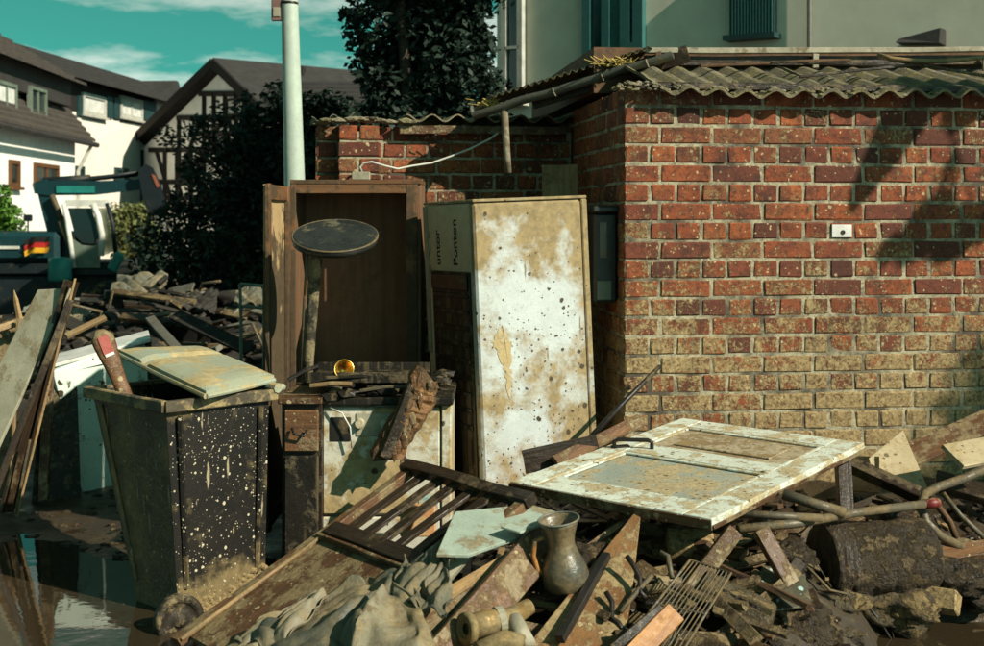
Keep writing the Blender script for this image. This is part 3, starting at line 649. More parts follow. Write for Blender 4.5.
# ------------------------------------------------------------------ tall white fridge
FA = R(24.7); fb = P(473, 215, 5.86); FRT = Matrix.Rotation(R(-2.4), 4, 'Y')
fx = Vector((math.cos(FA), math.sin(FA), 0)); fy_ = Vector((-math.sin(FA), math.cos(FA), 0))
FM = Matrix((fx, fy_, Vector((0,0,1)))).transposed().to_4x4(); FM.translation = Vector((fb.x, fb.y, 0))
piv = Matrix.Translation(Vector((fb.x, fb.y, 1.6))) @ FRT @ Matrix.Translation(Vector((-fb.x, -fb.y, -1.6)))
FM = piv @ FM
fr = thing('tall_fridge', FM @ Vector((.29, .3, .1)), 'tall white fridge smeared with mud, tilted beside the brick shed', 'fridge'); WL[fr.name] = tuple(FM @ Vector((.29, .3, .1)))
def fbox(x0, y0, z0, x1, y1, z1, ch=.004):
    v, f = chbox(x1-x0, y1-y0, z1-z0, ch); c = Vector(((x0+x1)/2, (y0+y1)/2, (z0+z1)/2)); m = MB(); m.add([FM @ (q + c) for q in v], f); return m
FW = .585; FT = 1.615
obj('cabinet', fbox(0, .05, .12, FW, .60, FT, .006), FRIDGES, fr)
obj('front_door', fbox(-.002, -.004, .14, FW - .035, .045, FT - .004, .01), FRIDGE, fr)
obj('door_edge', fbox(FW - .031, -.002, .14, FW, .045, FT, .005), FRIDGE, fr)
obj('top_cover', fbox(-.002, .0, FT + .002, FW, .60, FT + .016, .003), FRIDGE, fr)
obj('side_vent', fbox(-.012, .055, .14, -.001, .50, 1.30, .003), SOOT, fr)
obj('side_border', fbox(-.006, .555, .9, .0005, .60, 1.61, .001), GREYW, fr)
for i in range(9): obj('vent_rib', fbox(-.020, .07, 1.18 - i * .075, -.0125, .48, 1.20 - i * .075, .002), SOOT, fr)
obj('vent_plate', fbox(-.022, .07, 1.215, -.0125, .49, 1.288, .003), BLACKM, fr)
def smear(pts, nm='mud_smear'):
    out_ = []; q_ = random.Random(len(pts))
    for i in range(len(pts)):
        a_, b_ = Vector(pts[i]), Vector(pts[(i+1) % len(pts)])
        for k in range(5):
            p = a_.lerp(b_, k / 5); out_.append(p + Vector((q_.uniform(-.008, .008), q_.uniform(-.008, .008))))
    m = MB(); n_ = len(out_); m.v += [FM @ Vector((p.x, -.0065, p.y)) for p in out_] + [FM @ Vector((p.x, -.0035, p.y)) for p in out_]
    m.f += [tuple(range(n_)), tuple(range(2*n_-1, n_-1, -1))] + [(i, (i+1) % n_, (i+1) % n_ + n_, i + n_) for i in range(n_)]
    obj(nm, m, SMEAR, fr)
SMEAR = mat('ochre_smear', (.42, .33, .17), (.33, .25, .12), .7, 10, bump=.5, mud=.4, mudc=(.50, .42, .25))
smear([(.06, .98), (.10, 1.03), (.12, 1.06), (.145, 1.0), (.16, .95), (.15, .86), (.155, .80), (.14, .72), (.125, .80), (.12, .86), (.09, .93)])
def text(name, body, size, M, matl, parent):
    cu = bpy.data.curves.new(name, 'FONT'); cu.body = body; cu.size = size; cu.extrude = .0006; cu.align_x = 'LEFT'; cu.offset = .0008
    tmp = bpy.data.objects.new('tmp_text', cu); col.objects.link(tmp); dg = bpy.context.evaluated_depsgraph_get()
    me = bpy.data.meshes.new_from_object(tmp.evaluated_get(dg)); bpy.data.objects.remove(tmp); me.materials.clear(); me.materials.append(matl)
    return local(name, None, None, M, matl, parent, me=me)
# the side's normal is -x of the fridge; text runs upward
TX = Matrix(((0,0,-1,0),(0,0,0,0),(1,0,0,0),(0,0,0,1)))
for body, yy, zz_, s in (('Ponton', .20, 1.325, .075), ('untor', .41, 1.325, .075)):
    X_ = FM.to_3x3() @ Vector((0,0,1)); N_ = FM.to_3x3() @ Vector((-1,0,0)); Y_ = N_.cross(X_)
    T_ = Matrix((X_, Y_, N_)).transposed().to_4x4(); T_.translation = FM @ Vector((-.0012, yy, zz_))
    text('print', body, s, T_, INK, fr)

# ------------------------------------------------------------------ cooker with junk on it
Sz = 5.46
def sx(px, z=Sz): return (px - CX) / FPX * z
def zz(py, z=Sz): return HCAM - (py - HY) / FPX * z
s0, s1 = sx(321), sx(451); stv = thing('cooker', ((s0+s1)/2, Sz + .28, .0), 'white enamel cooker caked with mud, standing before the wardrobe', 'cooker'); WL[stv.name] = ((s0+s1)/2, Sz + .28, .0)
t0 = zz(405)
obj('body', bb(s0, Sz + .03, .02, s1, Sz + .56, t0, .006), STOVE, stv)
obj('front_panel', bb(s0 + .004, Sz, .30, s1 - .045, Sz + .028, t0 - .01, .008), STOVE, stv)
obj('side_strip', bb(s1 - .040, Sz - .004, .06, s1, Sz + .028, t0, .004), STOVE, stv)
obj('oven_window', bb(sx(330), Sz - .006, zz(441), sx(351), Sz - .0005, zz(417), .003), BLACKM, stv)
obj('oven_drawer', bb(s0 + .004, Sz + .002, .05, s1 - .045, Sz + .028, .29, .006), STOVE, stv)
obj('hob', bb(s0 - .02, Sz - .03, t0 + .002, s1 + .01, Sz + .56, t0 + .035, .006), SOOT, stv)
for px in (360, 385, 405): obj('knob', MB().lathe([(.001, .03), (.018, .03), (.022, 0), (.001, 0)], 14, Matrix.Translation((sx(px), Sz - .0005, zz(423))) @ Matrix.Rotation(R(90), 4, 'X')), STOVE, stv)
obj('control_badge', bb(sx(356), Sz - .005, zz(436), sx(402), Sz - .0005, zz(413), .003), GREYW, stv)
wire = [P(330, 408, 5.44), P(342, 413, 5.42), P(350, 427, 5.42), P(352, 448, 5.43)]
obj('wire', MB().tube(wire, .004, 6), CABLE, label='thin pale wire curling down the cooker front', cat='wire', sm=True)
# things on the hob
hz = t0 + .035
jk = MB(); q = random.Random(11)
for i in range(70):
    jk.rock((q.uniform(s0 - .02, s1 - .05), q.uniform(Sz - .02, Sz + .45), hz + q.uniform(0, .05)), q.uniform(.012, .045), i, 1, (1.5, 1, .6), .4)
obj('slime_lumps', jk, SOOT, label='black slime and muck heaped on the cooker top', cat='muck', kind='stuff')
pan = thing('baking_tray', (sx(365), Sz + .2, hz + .04), 'blackened baking tray lying on the cooker top', 'tray'); WL[pan.name] = (sx(365), Sz + .2, hz + .04)
obj('base', bb(sx(305), Sz + .02, hz + .055, sx(425), Sz + .40, hz + .066), SOOT, pan)
for yy in (Sz + .015, Sz + .39): obj('side', bb(sx(305), yy, hz + .055, sx(425), yy + .012, hz + .10), SOOT, pan)
tn = MB().lathe([(.001, -.045), (.026, -.045), (.030, -.03), (.034, 0), (.040, .02), (.042, .024), (.036, .02), (.028, -.03), (.001, -.035)], 28, Matrix.Translation(P(344, 370, 5.5)) @ Vector((.1, -.95, .3)).normalized().to_track_quat('Z', 'Y').to_matrix().to_4x4())
obj('tin', tn, GOLD, label='shiny gold tin lying on the blackened cooker', cat='tin', sm=True)
obj('jar_base', MB().box(P(344, 382, 5.52), (.10, .10, .05), None, .01), SOOT, label='black muddy lump under the gold tin', cat='lump')
for i, (a_, b_, r_) in enumerate((((288, 380, 5.5), (318, 366, 5.55), .009), ((325, 378, 5.45), (398, 377, 5.5), .008), ((310, 386, 5.42), (352, 384, 5.42), .010), ((360, 391, 5.42), (412, 386, 5.42), .008))):
    obj('rod', MB().tube([P(*a_), P(*a_).lerp(P(*b_), .5) + Vector((0,0,.006)), P(*b_)], r_, 6), [BLACKM, SOOT, WOODL, METAL][i], label=['dark rod rising left of the gold tin', 'black rod lying behind the baking tray', 'short muddy rod at the left of the cooker top', 'thin metal rod at the right of the cooker top'][i], cat='rod', group='rods lying on the cooker')
# dark drawer unit left of the cooker
du_ = thing('drawer_unit', (sx(298, 5.40), 5.62, 0), 'dark muddy drawer unit between the bin and the cooker', 'cabinet'); WL[du_.name] = (sx(298, 5.40), 5.62, 0)
d0, d1 = sx(281, 5.40), sx(319, 5.40)
obj('carcass', bb(d0, 5.42, .02, d1 + .01, 5.90, zz(404, 5.40), .004), WOODD, du_)
obj('drawer_front', bb(d0 + .012, 5.398, zz(452, 5.4), d1 - .002, 5.418, zz(410, 5.4), .006), WOODM, du_)
obj('lower_door', bb(d0 + .012, 5.400, .05, d1 - .002, 5.418, zz(456, 5.4), .006), SOOT, du_)
obj('top_edge', bb(d0 - .012, 5.39, zz(404, 5.4), d1 + .012, 5.90, zz(398, 5.4), .003), WOODM, du_)
obj('drawer_pull', MB().tube([P(292, 428, 5.385), P(294, 434, 5.37), P(304, 436, 5.37), P(307, 430, 5.385)], .006, 6), BLACKM, du_, sm=True)
# split log with bark and a dark lath leaning on the cooker
lg0, lg1 = P(395, 462, 5.36), P(428, 377, 5.38)
lm = MB(); v, f = loft((lg1 - lg0).length, .125, .09, 18, .026, 31, .034); Ml = frame(lg0, lg1, (.35, -.9, 0)); lm.add([Ml @ p for p in v], f)
obj('split_log', lm, mat('split_bark_wood', (.24, .12, .042), (.10, .05, .02), .6, 8, mud=.46, mudc=(.10, .06, .028), mudscale=10, bump=.9, bd=.02), label='rusty brown split log leaning against the cooker', cat='log')
br = MB()
for i in range(40):
    u = q.uniform(0, 1); br.rock(lg0.lerp(lg1, u) + Vector((q.uniform(-.05, .02), -.045, q.uniform(-.02, .02))), q.uniform(.006, .016), i + 9, 1, (1, .35, 2.4), .5)
obj('bark_flakes', br, WOODM, label='dark loose bark clinging to the split log', cat='bark', kind='stuff')
plank('lath', P(385, 457, 5.30), P(414, 384, 5.34), .045, .02, WOODD, up=(.3, -1, 0), label='dark flat lath leaning left of the split log', cat='lath')

# ------------------------------------------------------------------ wheelie bin
Bc = Vector((-1.235, 5.22, 0)); BA = R(-44)           # direction the right-hand face looks: towards camera right
bx = Vector((math.cos(R(45)), math.sin(R(45)), 0)); by = Vector((-math.sin(R(45)), math.cos(R(45)), 0))
BT = Matrix((bx, by, Vector((0,0,1)))).transposed().to_4x4(); BT.translation = P(172, 618, 5.02) * 1; BT.translation.z = -.01
# local x: along right-hand face (to the back right), local y: along left face (to the back left)
bn = thing('wheelie_bin', BT @ Vector((.2, .25, 0)), 'black wheelie bin full of mud with its pale lid half open', 'bin'); WL[bn.name] = tuple(BT @ Vector((.2, .25, 0)))
BW, BD, BH = .40, .44, .855
tw, td = .475, .545                                    # top size
def binpt(x, y, z):
    k = z / BH; W_ = .40 + .075 * k; D_ = .31 + .27 * k
    return BT @ Vector((.43 - W_ * (1 - x), -.03 * k + y * D_, z))
def face(fn, nu, nv, t_in):
    m = MB(); m.grid(fn, nu, nv); return m
rib = lambda s: .006 * (1 if .06 < s < .94 else 0)
right = MB().grid(lambda u, v: binpt(u, 0 + .012 * (math.sin(math.pi * u) ** .3 if 0 < u < 1 else 0) * -1 * (v < .95), v * BH), 14, 14)
left = MB().grid(lambda u, v: binpt(0 + .010 * (abs(nz3(u * 4, v * 6)) if 0 < u < 1 else 0), 1 - u, v * BH), 14, 14)
obj('front_wall', right, BIN, bn, sm=True); obj('side_wall', left, BINL, bn, sm=True)
bk = MB().grid(lambda u, v: binpt(1, u, v * BH), 4, 4).grid(lambda u, v: binpt(1 - u, 1, v * BH), 4, 4).grid(lambda u, v: binpt(u, v, .01), 2, 2)
obj('back_wall', bk, BIN, bn)
for u0 in (.10, .90): obj('moulded_rib', MB().bar(binpt(u0, -.012, .12), binpt(u0, -.030, BH - .06), .022, .018, (bx - by).normalized(), nx=2), BIN, bn)
for u0 in (.9,): obj('moulded_rib', MB().bar(binpt(-.002, u0, .10), binpt(-.010, u0, BH - .06), .020, .016, (-1, 0, 0), nx=2), BINL, bn)
inn = MB().grid(lambda u, v: binpt(.03 + .94 * u, .03 + .94 * v, .72 + .04 * nz3(u * 5, v * 5)), 10, 10); obj('contents', inn, SOOT, bn, sm=True)
rm_ = MB()
cs = [(-.035, -.03), (1.035, -.03), (1.035, 1.03), (-.035, 1.03)]
for i in range(4):
    a_, b_ = cs[i], cs[(i+1) % 4]; rm_.bar(binpt(a_[0], a_[1], BH - .016), binpt(b_[0], b_[1], BH - .016), .03, .045, nx=6, jit=.002, seed=i)
obj('rim', rm_, mat('bin_rim', (.05, .042, .03), (.10, .08, .045), .5, 6, mud=.5, mudc=(.30, .23, .11), mudscale=9, bump=.4), bn)
hd = MB().tube([binpt(1.05, -.03, BH + .005), binpt(1.10, -.05, BH + .01), binpt(1.12, .5, BH + .01), binpt(1.10, 1.05, BH + .01), binpt(1.05, 1.03, BH + .005)], .016, 8)
obj('handle', hd, LID, bn, sm=True)
obj('hinge', MB().tube([binpt(1.045, -.06, BH + .01), binpt(1.045, .05, BH + .012)], .02, 8), LID, bn)
# lid: hinged along the far right edge, twisted off towards the back
def lidpt(u, v, k=0.0):
    a_ = P(206, 391, 4.98); b_ = P(274, 375, 5.36); c_ = P(205, 347, 5.98); d_ = P(118, 349, 5.62)
    p = (a_ * (1-u) + b_ * u) * (1-v) + (d_ * (1-u) + c_ * u) * v
    h_ = .020 * (min(u, 1-u, .16) / .16) ** .6 * (min(v, 1-v, .10) / .10) ** .6
    step = -.016 * (1 if .62 < v < .70 else 0) 
    return p + Vector((0, 0, h_ + step - k * (1 + (.7 if min(u, 1-u, v, 1-v) < .03 else 0))))
lid = MB().grid(lambda u, v: lidpt(u, v), 22, 26).grid(lambda u, v: lidpt(u, v, .012), 22, 26)
n_ = 23 * 27
for i in range(22): lid.f.append((i, i+1, n_+i+1, n_+i)); e = 26 * 23; lid.f.append((e+i, e+i+1, n_+e+i+1, n_+e+i))
for j in range(26):
    for e in (0, 22): a_ = j*23+e; lid.f.append((a_, a_+23, n_+a_+23, n_+a_))
ld = obj('lid', lid, LID, bn, sm=False)
obj('lid_lip', MB().tube([lidpt(0, 0, .012), lidpt(.5, 0, .014), lidpt(1, 0, .012)], .011, 8).tube([lidpt(0, 0, .012), lidpt(0, .5, .014), lidpt(0, 1, .012)], .011, 8), LID, ld)
for (s, y_) in ((0, 0),):
    wh = thing_w = MB().lathe([(.001, -.022), (.022, -.022), (.025, -.010), (.066, -.010), (.070, -.022), (.086, -.024), (.096, -.016), (.096, .016), (.086, .024), (.070, .022), (.066, .010), (.025, .010), (.022, .022), (.001, .022)], 32,
        Matrix.Translation(P(178, 622, 4.86) + Vector((-.005, .03, .0))) @ Vector((.62, -.78, .05)).to_track_quat('Z', 'Y').to_matrix().to_4x4())
    obj('wheel', wh, mat('muddy_tyre', (.030, .025, .016), (.015, .012, .008), .6, 8, mud=.42, mudc=(.20, .155, .08), mudscale=12, bump=.6), bn, sm=True)
obj('wheel', MB().lathe([(.001, -.03), (.05, -.03), (.09, -.026), (.10, -.016), (.10, .016), (.09, .026), (.05, .03), (.001, .03)], 20, Matrix.Translation(binpt(1.0, .95, .09)) @ Vector((0, 1, 0)).to_track_quat('Z', 'Y').to_matrix().to_4x4()), TYRE, bn)
axl = MB().tube([P(181, 614, 4.86) + Vector((-.005, .03, -.03)), binpt(.3, .3, .07)], .012, 6); obj('axle', axl, BLACKM, bn)
# mud crust on the foot
cr_ = MB(); q = random.Random(21)
for i in range(260):
    u = q.uniform(.02, 1); cr_.rock(binpt(u, -.002, .005 + (.03 + .12 * u) * q.random() ** 1.5), q.uniform(.004, .014), i, 1, (1.6, .4, 1.2), .5, None)
obj('mud_crust', cr_, mat('ochre_mud', (.27, .20, .09), (.17, .12, .055), .85, 12, bump=.7), bn, kind='stuff', sm=True)

# wooden handle standing in the bin, red sticker
h0, h1 = P(128, 402, 5.34), P(99, 330, 5.34)
hdl = thing('wooden_handle', h0 + Vector((0,0,-.15)), 'wooden tool handle with a red sticker standing in the bin', 'handle'); WL[hdl.name] = tuple(h0 + Vector((0,0,-.15)))
ax_ = (h1 - h0).normalized()
m_ = MB(); Mh = frame(h0 - ax_ * .16, h1, (.5, -.86, 0)); Lh = (h1 - h0).length + .16
secs = 14; b = 0
for i in range(secs + 1):
    u = i / secs; wdt = .030 + .018 * smooth(.5, .95, u); wdt *= (1 if u < .93 else math.sqrt(max(.05, 1 - ((u - .93) / .075) ** 2)))
    for k in range(10):
        a_ = 2 * math.pi * k / 10; m_.v.append(Mh @ Vector((-Lh/2 + Lh*u, wdt * math.cos(a_), .016 * math.sin(a_))))
for i in range(secs):
    for k in range(10): k2 = (k+1) % 10; m_.f.append((i*10+k, i*10+k2, (i+1)*10+k2, (i+1)*10+k))
m_.f.append(tuple(range(10))); m_.f.append(tuple(secs*10+k for k in range(10)))
obj('shaft', m_, WOODM, hdl, sm=True)
obj('sticker', MB().box(Mh @ Vector((Lh*.36, 0, .017)), (.075, .044, .002), Mh.to_3x3(), .0008), mat('red_sticker', (.32, .06, .04), (.24, .04, .03), .5, 8, mud=.3, mudc=(.45, .38, .25), bump=.1), hdl)
obj('sticker_mark', MB().box(Mh @ Vector((Lh*.27, 0, .0185)), (.012, .038, .002), Mh.to_3x3(), .0005), CURT, hdl)

# ------------------------------------------------------------------ mint fridge lying open behind the bin
mf = thing('mint_fridge', P(95, 500, 7.4), 'small mint green fridge standing behind the wheelie bin', 'fridge'); WL[mf.name] = tuple(P(95, 500, 7.4))
A_, B_, C_, D_ = P(53, 366, 7.25), P(152, 340, 7.55), P(152, 500, 7.6), P(86, 503, 7.3)
bkv = Vector((-.16, .52, 0))
poly('front_panel', [D_, C_, B_, A_], .05, MINT, mf, .008)
m_ = MB().hexa([D_ + bkv * .12, C_ + bkv * .12, C_ + bkv, D_ + bkv], [A_ + bkv * .12, B_ + bkv * .12, B_ + bkv, A_ + bkv]); obj('cabinet', m_, SOOT, mf, bev=.006)
tA, tB = A_ + Vector((0,0,.012)), B_ + Vector((0,0,.012)); poly('worktop', [tA + Vector((0,-.03,0)), tB + Vector((0,-.03,0)), tB + bkv, tA + bkv], .02, CURT, mf, .004)
plank('worktop_strip', A_.lerp(D_, .06) + Vector((.01,-.03,0)), B_.lerp(C_, .06) + Vector((0,-.03,0)), .012, .012, MINT, parent=mf)
obj('door_handle', MB().box(A_.lerp(D_, .22).lerp(B_.lerp(C_, .22), .12) + Vector((0,-.03,0)), (.04, .02, .022), None, .004), BLACKM, mf)

# ------------------------------------------------------------------ boards leaning at the far left
GL = 'boards leaning at the far left'
poly('board', [P(-62, 480, 6.55), P(-8, 462, 6.5), P(68, 287, 6.75), P(40, 290, 6.85)], .02, GREYW, label='wide grey painted board leaning at the left edge', cat='board', group=GL)
plank('board', P(6, 512, 6.62), P(72, 281, 6.80), .10, .022, WOODD, up=(.9, -.35, 0), label='long dark board leaning along the wide grey board', cat='board', group=GL)
plank('board', P(-8, 500, 6.45), P(70, 300, 6.66), .035, .02, WOODD, up=(.3, -1, 0), label='narrow dark batten crossing the leaning grey board', cat='board', group=GL)
plank('board', P(17, 516, 6.60), P(75, 279, 6.72), .012, .02, WOODL, up=(.3, -1, 0), label='thin pale edged strip on the right of the leaning boards', cat='board', group=GL)
plank('board', P(44, 500, 6.95), P(50, 360, 7.1), .05, .03, WOODM, up=(0,-1,0), label='short brown upright post behind the leaning boards', cat='board', group=GL)
plank('board', P(16, 514, 6.5), P(30, 440, 6.55), .012, .012, METAL, up=(0,-1,0), label='bent pale rod at the foot of the leaning boards', cat='rod', group=GL)
plank('board', P(10, 505, 7.0), P(18, 318, 7.3), .018, .02, WOODL, up=(0,-1,0), label='thin upright lath at the far left behind the grey board', cat='board', group=GL)
plank('board', P(-5, 330, 7.3), P(36, 316, 7.4), .04, .03, WOODL, up=(0,-1,.2), label='short pale crosspiece at the far left', cat='board', group=GL)
poly('broken_board', [P(-30, 500, 7.2), P(12, 498, 7.2), P(14, 325, 7.5), P(-30, 325, 7.5)], .03, WOODM, label='dull brown panel half hidden at the left edge', cat='panel')
poly('shade_sheet', [P(34, 505, 7.0), P(84, 503, 7.1), P(74, 380, 7.3), P(40, 370, 7.2)], .03, SOOT, label='black sheet standing in for the shade between the boards and the mint fridge', cat='panel')  # dark sheet added where only shade lies beside the mint fridge
obj('splinter', MB().tube([P(22, 330, 7.4), P(16, 300, 7.4), P(14, 290, 7.4)], [.02, .014, .002], 5), WOODL, label='pale pointed splinter above the far left crosspiece', cat='splinter')

# ------------------------------------------------------------------ slatted headboard sloping down to the front left
HA, HB, HC = P(185, 634, 4.62), P(412, 467, 5.25), P(545, 490, 4.72)
e1 = HB - HA; e2 = HC - HB; e2 -= e1 * (e2.dot(e1) / e1.length_squared); hn = e1.cross(e2).normalized()
if hn.z < 0: hn = -hn
hbd = thing('slatted_headboard', HA, 'muddy wooden headboard with slats lying aslant in the front heap', 'headboard'); WL[hbd.name] = tuple(HA)
def H(a_, b_, n=0.0): return HA + e1 * a_ + e2 * b_ + hn * n
plank('stile', H(-.04, .02), H(1.0, .02), .045, .035, WOODM, up=hn, parent=hbd, nx=8)
plank('stile', H(-.1, .98), H(1.0, .98), .045, .035, WOODM, up=hn, parent=hbd, nx=8)
plank('top_rail', H(.985, -.03, .01), H(.985, 1.02, .01), .055, .04, WOODD, up=hn, parent=hbd, nx=6)
plank('cross_rail', H(.60, .03, .004), H(.60, .97, .004), .07, .032, WOODD, up=hn, parent=hbd, nx=6)
plank('moulding', H(.548, .03, .012), H(.548, .97, .012), .014, .03, WOODM, up=hn, parent=hbd, nx=6)
for i in range(6): b_ = .14 + i * .145; plank('slat', H(.62, b_ - .01, .0), H(.97, b_ + .01, .0), .046 if i != 2 else .05, .016, WOODD, up=hn, parent=hbd, nx=5, jit=.004)
plank('panel', H(.0, .5, -.006), H(.56, .5, -.006), e2.length * .90, .014, WOODM, up=hn, parent=hbd, nx=6)
plank('stile_edge', H(-.03, .052, .012), H(.55, .052, .012), .012, .012, WOODL, up=hn, parent=hbd, nx=6)

# ------------------------------------------------------------------ white panelled door lying across the heap
DF, DL, DR = P(712, 519, 4.50), P(510, 481, 5.06), P(862, 442, 5.52)
d1_ = DL - DF; d2_ = DR - DF; d2_ -= d1_ * (d2_.dot(d1_) / d1_.length_squared) * .8; dnn = d2_.cross(d1_).normalized()
if dnn.z < 0: dnn = -dnn
pd = thing('panelled_door', DF, 'white panelled door with a black handle lying flat on the heap', 'door'); WL[pd.name] = tuple(DF)
def D(a_, b_, n=0.0): return DF + d1_ * a_ + d2_ * b_ + dnn * n    # a: towards the left corner, b: towards the right
def dslab(nm, a0, a1, b0, b1, z0, z1, mt, par=None):
    m = MB().hexa([D(a0,b0,z0), D(a1,b0,z0), D(a1,b1,z0), D(a0,b1,z0)], [D(a0,b0,z1), D(a1,b0,z1), D(a1,b1,z1), D(a0,b1,z1)])
    return obj(nm, m, mt, par or pd, bev=.004)
T0, T1 = -.04, 0.0
dslab('stile', .0, .13, 0, 1, T0, T1, DOORW); dslab('stile', .88, 1.0, 0, 1, T0, T1, DOORW)
dslab('rail', .132, .878, 0, .12, T0, T1 - .001, DOORW); dslab('rail', .132, .878, .50, .60, T0, T1 - .001, DOORW); dslab('rail', .132, .878, .90, 1.0, T0, T1 - .001, DOORW)
dslab('glass_panel', .134, .876, .122, .498, -.03, -.014, DOORG); dslab('lower_panel', .134, .876, .602, .898, -.03, -.012, DOORB)
for b0, b1 in ((.122, .140), (.482, .498), (.602, .618), (.880, .898)): dslab('beading', .136, .874, b0, b1, -.012, -.003, DOORW)
for a0, a1 in ((.136, .155), (.855, .874)): dslab('beading', a0, a1, .142, .480, -.012, -.003, DOORW); dslab('beading', a0, a1, .620, .878, -.012, -.003, DOORW)
dslab('raised_field', .25, .76, .665, .84, -.011, -.004, DOORB)
plank('edge_lipping', D(0, -.004, -.022), D(1, -.004, -.022), .006, .034, WOODM, up=dnn, parent=pd); plank('edge_lipping', D(-.004, .004, -.030), D(-.004, 1, -.030), .006, .016, WOODM, up=dnn, parent=pd)
hh = obj('handle_plate', MB().bar(D(.955, .50, .004), D(.90, .545, .004), .035, .006, dnn), BLACKM, pd)
h1_, h2_ = P(629, 434, 5.5), P(664, 436, 5.42)
obj('handle', MB().tube([D(.94, .50, .0), D(.94, .50, .030), D(.925, .507, .038), D(.80, .555, .036), D(.785, .56, .028), D(.785, .56, .0)], .009, 8), BLACKM, hh, sm=True)

# ------------------------------------------------------------------ the heap
Gp = 'loose planks in the front heap'
poly('green_board', [P(436, 556, 4.30), P(468, 558, 4.32), P(502, 541, 4.42), P(549, 526, 4.55), P(562, 511, 4.68), P(530, 503, 4.72), P(455, 512, 4.60)], .014, PALEG, label='broken pale green board lying on the slatted headboard', cat='board')
poly('green_flap', [P(500, 528, 4.43), P(540, 516, 4.56), P(552, 522, 4.50), P(520, 536, 4.40)], .01, PALEG, label='small torn flap on top of the pale green board', cat='flap')
plank('plank', P(405, 622, 4.22), P(536, 545, 4.52), .055, .03, WOODL, up=(.25,-.5,.9), label='pale plank just below the green board', cat='plank', group=Gp)
plank('plank', P(415, 640, 4.18), P(530, 565, 4.42), .09, .03, WOODM, up=(.2,-.6,.8), label='brown plank second below the green board', cat='plank', group=Gp)
plank('plank', P(425, 598, 4.34), P(470, 548, 4.45), .05, .03, GREYW, up=(.2,-.6,.8), label='short grey plank under the left end of the green board', cat='plank', group=Gp)
plank('plank', P(436, 665, 4.05), P(552, 533, 4.52), .13, .035, WOODM, up=(.55,-.6,.5), label='broad brown board running down left of the glass jug', cat='plank', group=Gp)
plank('plank', P(540, 533, 4.55), P(465, 610, 4.28), .05, .04, WOODO, up=(.7,-.4,.5), label='orange wooden leg lying beside the glass jug', cat='plank', group=Gp)
plank('plank', P(560, 640, 4.15), P(606, 556, 4.5), .03, .03, BLACKM, label='black bar in the gap right of the glass jug', cat='plank', group=Gp)
# wedge board
poly('wedge_board', [P(505, 672, 4.08), P(618, 668, 4.10), P(631, 600, 4.33), P(641, 516, 4.66), P(634, 514, 4.68)], .03, mat('wedge_wood', (.22, .115, .045), (.12, .06, .025), .45, 5, mud=.48, mudc=(.30, .225, .11), mudscale=9, bump=.7, speck=.4, speckc=(.34,.27,.15), speckscale=30, runs=.1), label='broad tapering brown board rising to the white door', cat='board')
# hooks
for i, pts in enumerate((((627, 556), (634, 566), (640, 578), (640, 592), (646, 598)), ((660, 552), (668, 556), (670, 568), (672, 578)), ((606, 592), (612, 602), (612, 618), (618, 622), (626, 636)), ((652, 575), (640, 588), (630, 600), (620, 612)))):
    obj('bent_hook', MB().tube([P(a_, b_, 4.30 + .004 * (600 - b_) * .6) for a_, b_ in pts], .009, 8), METAL if i % 2 else BLACKM, label=['black bent hook beside the wedge board', 'grey bent hook below the white door', 'black bent hook low at the wedge board', 'grey rod between the bent hooks'][i], cat='hook', group='bent metal hooks in the heap', sm=True)
# glass jug
jc = P(567, 590, 4.42); JM = Matrix.Translation(jc) @ Matrix.Rotation(R(-7), 4, 'Y') @ Matrix.Rotation(R(6), 4, 'X')
jg = thing('glass_jug', jc, 'smoky glass jug with a flared rim standing in the heap', 'jug'); WL[jg.name] = tuple(jc)
prof = [(.001, 0), (.055, 0), (.075, .02), (.082, .055), (.075, .09), (.055, .13), (.045, .16), (.048, .19), (.064, .235), (.070, .25)]
obj('body', MB().lathe(prof + [(r_ - .004, z) for r_, z in prof[::-1] if z > .0], 28, JM), mat('muddy_glass', (.060, .062, .055), (.03, .03, .026), .18, 5, mud=.47, mudc=(.19, .145, .075), mudscale=7, bump=.3, spec=.7, soft=.09, mudrough=.4), jg, sm=True)
obj('handle', MB().tube([JM @ Vector(p) for p in ((-.055, -.01, .20), (-.088, -.015, .19), (-.100, -.015, .14), (-.092, -.012, .09), (-.072, -.01, .07))], .009, 8), WOODO, jg, sm=True)
obj('rim', MB().tube([JM @ Vector((.069 * math.cos(k * math.pi / 12), .069 * math.sin(k * math.pi / 12), .250)) for k in range(25)], .004, 6, False), GUT, jg, sm=True)
# brass valve
vv = thing('brass_valve', P(495, 632, 4.15), 'muddy brass pipe valve lying at the front of the heap', 'valve'); WL[vv.name] = tuple(P(495, 632, 4.15))
obj('pipe', MB().tube([P(470, 628, 4.10), P(488, 622, 4.14), P(510, 618, 4.2), P(530, 606, 4.25)], [.042, .040, .034, .026], 14), BRASS, vv, sm=True)
obj('flange', MB().lathe([(.018, -.012), (.05, -.012), (.054, 0), (.05, .012), (.03, .014), (.028, .004), (.018, .004)], 20, Matrix.Translation(P(467, 629, 4.09)) @ Vector((-.8, -.55, .1)).to_track_quat('Z', 'Y').to_matrix().to_4x4()), BRASS, vv, sm=True)
obj('outlet', MB().tube([P(513, 619, 4.18), P(520, 632, 4.14), P(526, 646, 4.1)], [.03, .03, .034], 12), TRIM, vv, sm=True)
obj('collar', MB().lathe([(.02, -.012), (.045, -.012), (.045, .012), (.02, .012)], 16, Matrix.Translation(P(500, 620, 4.17)) @ Vector((.8, .3, .1)).to_track_quat('Z', 'Y').to_matrix().to_4x4()), TRIM, vv)
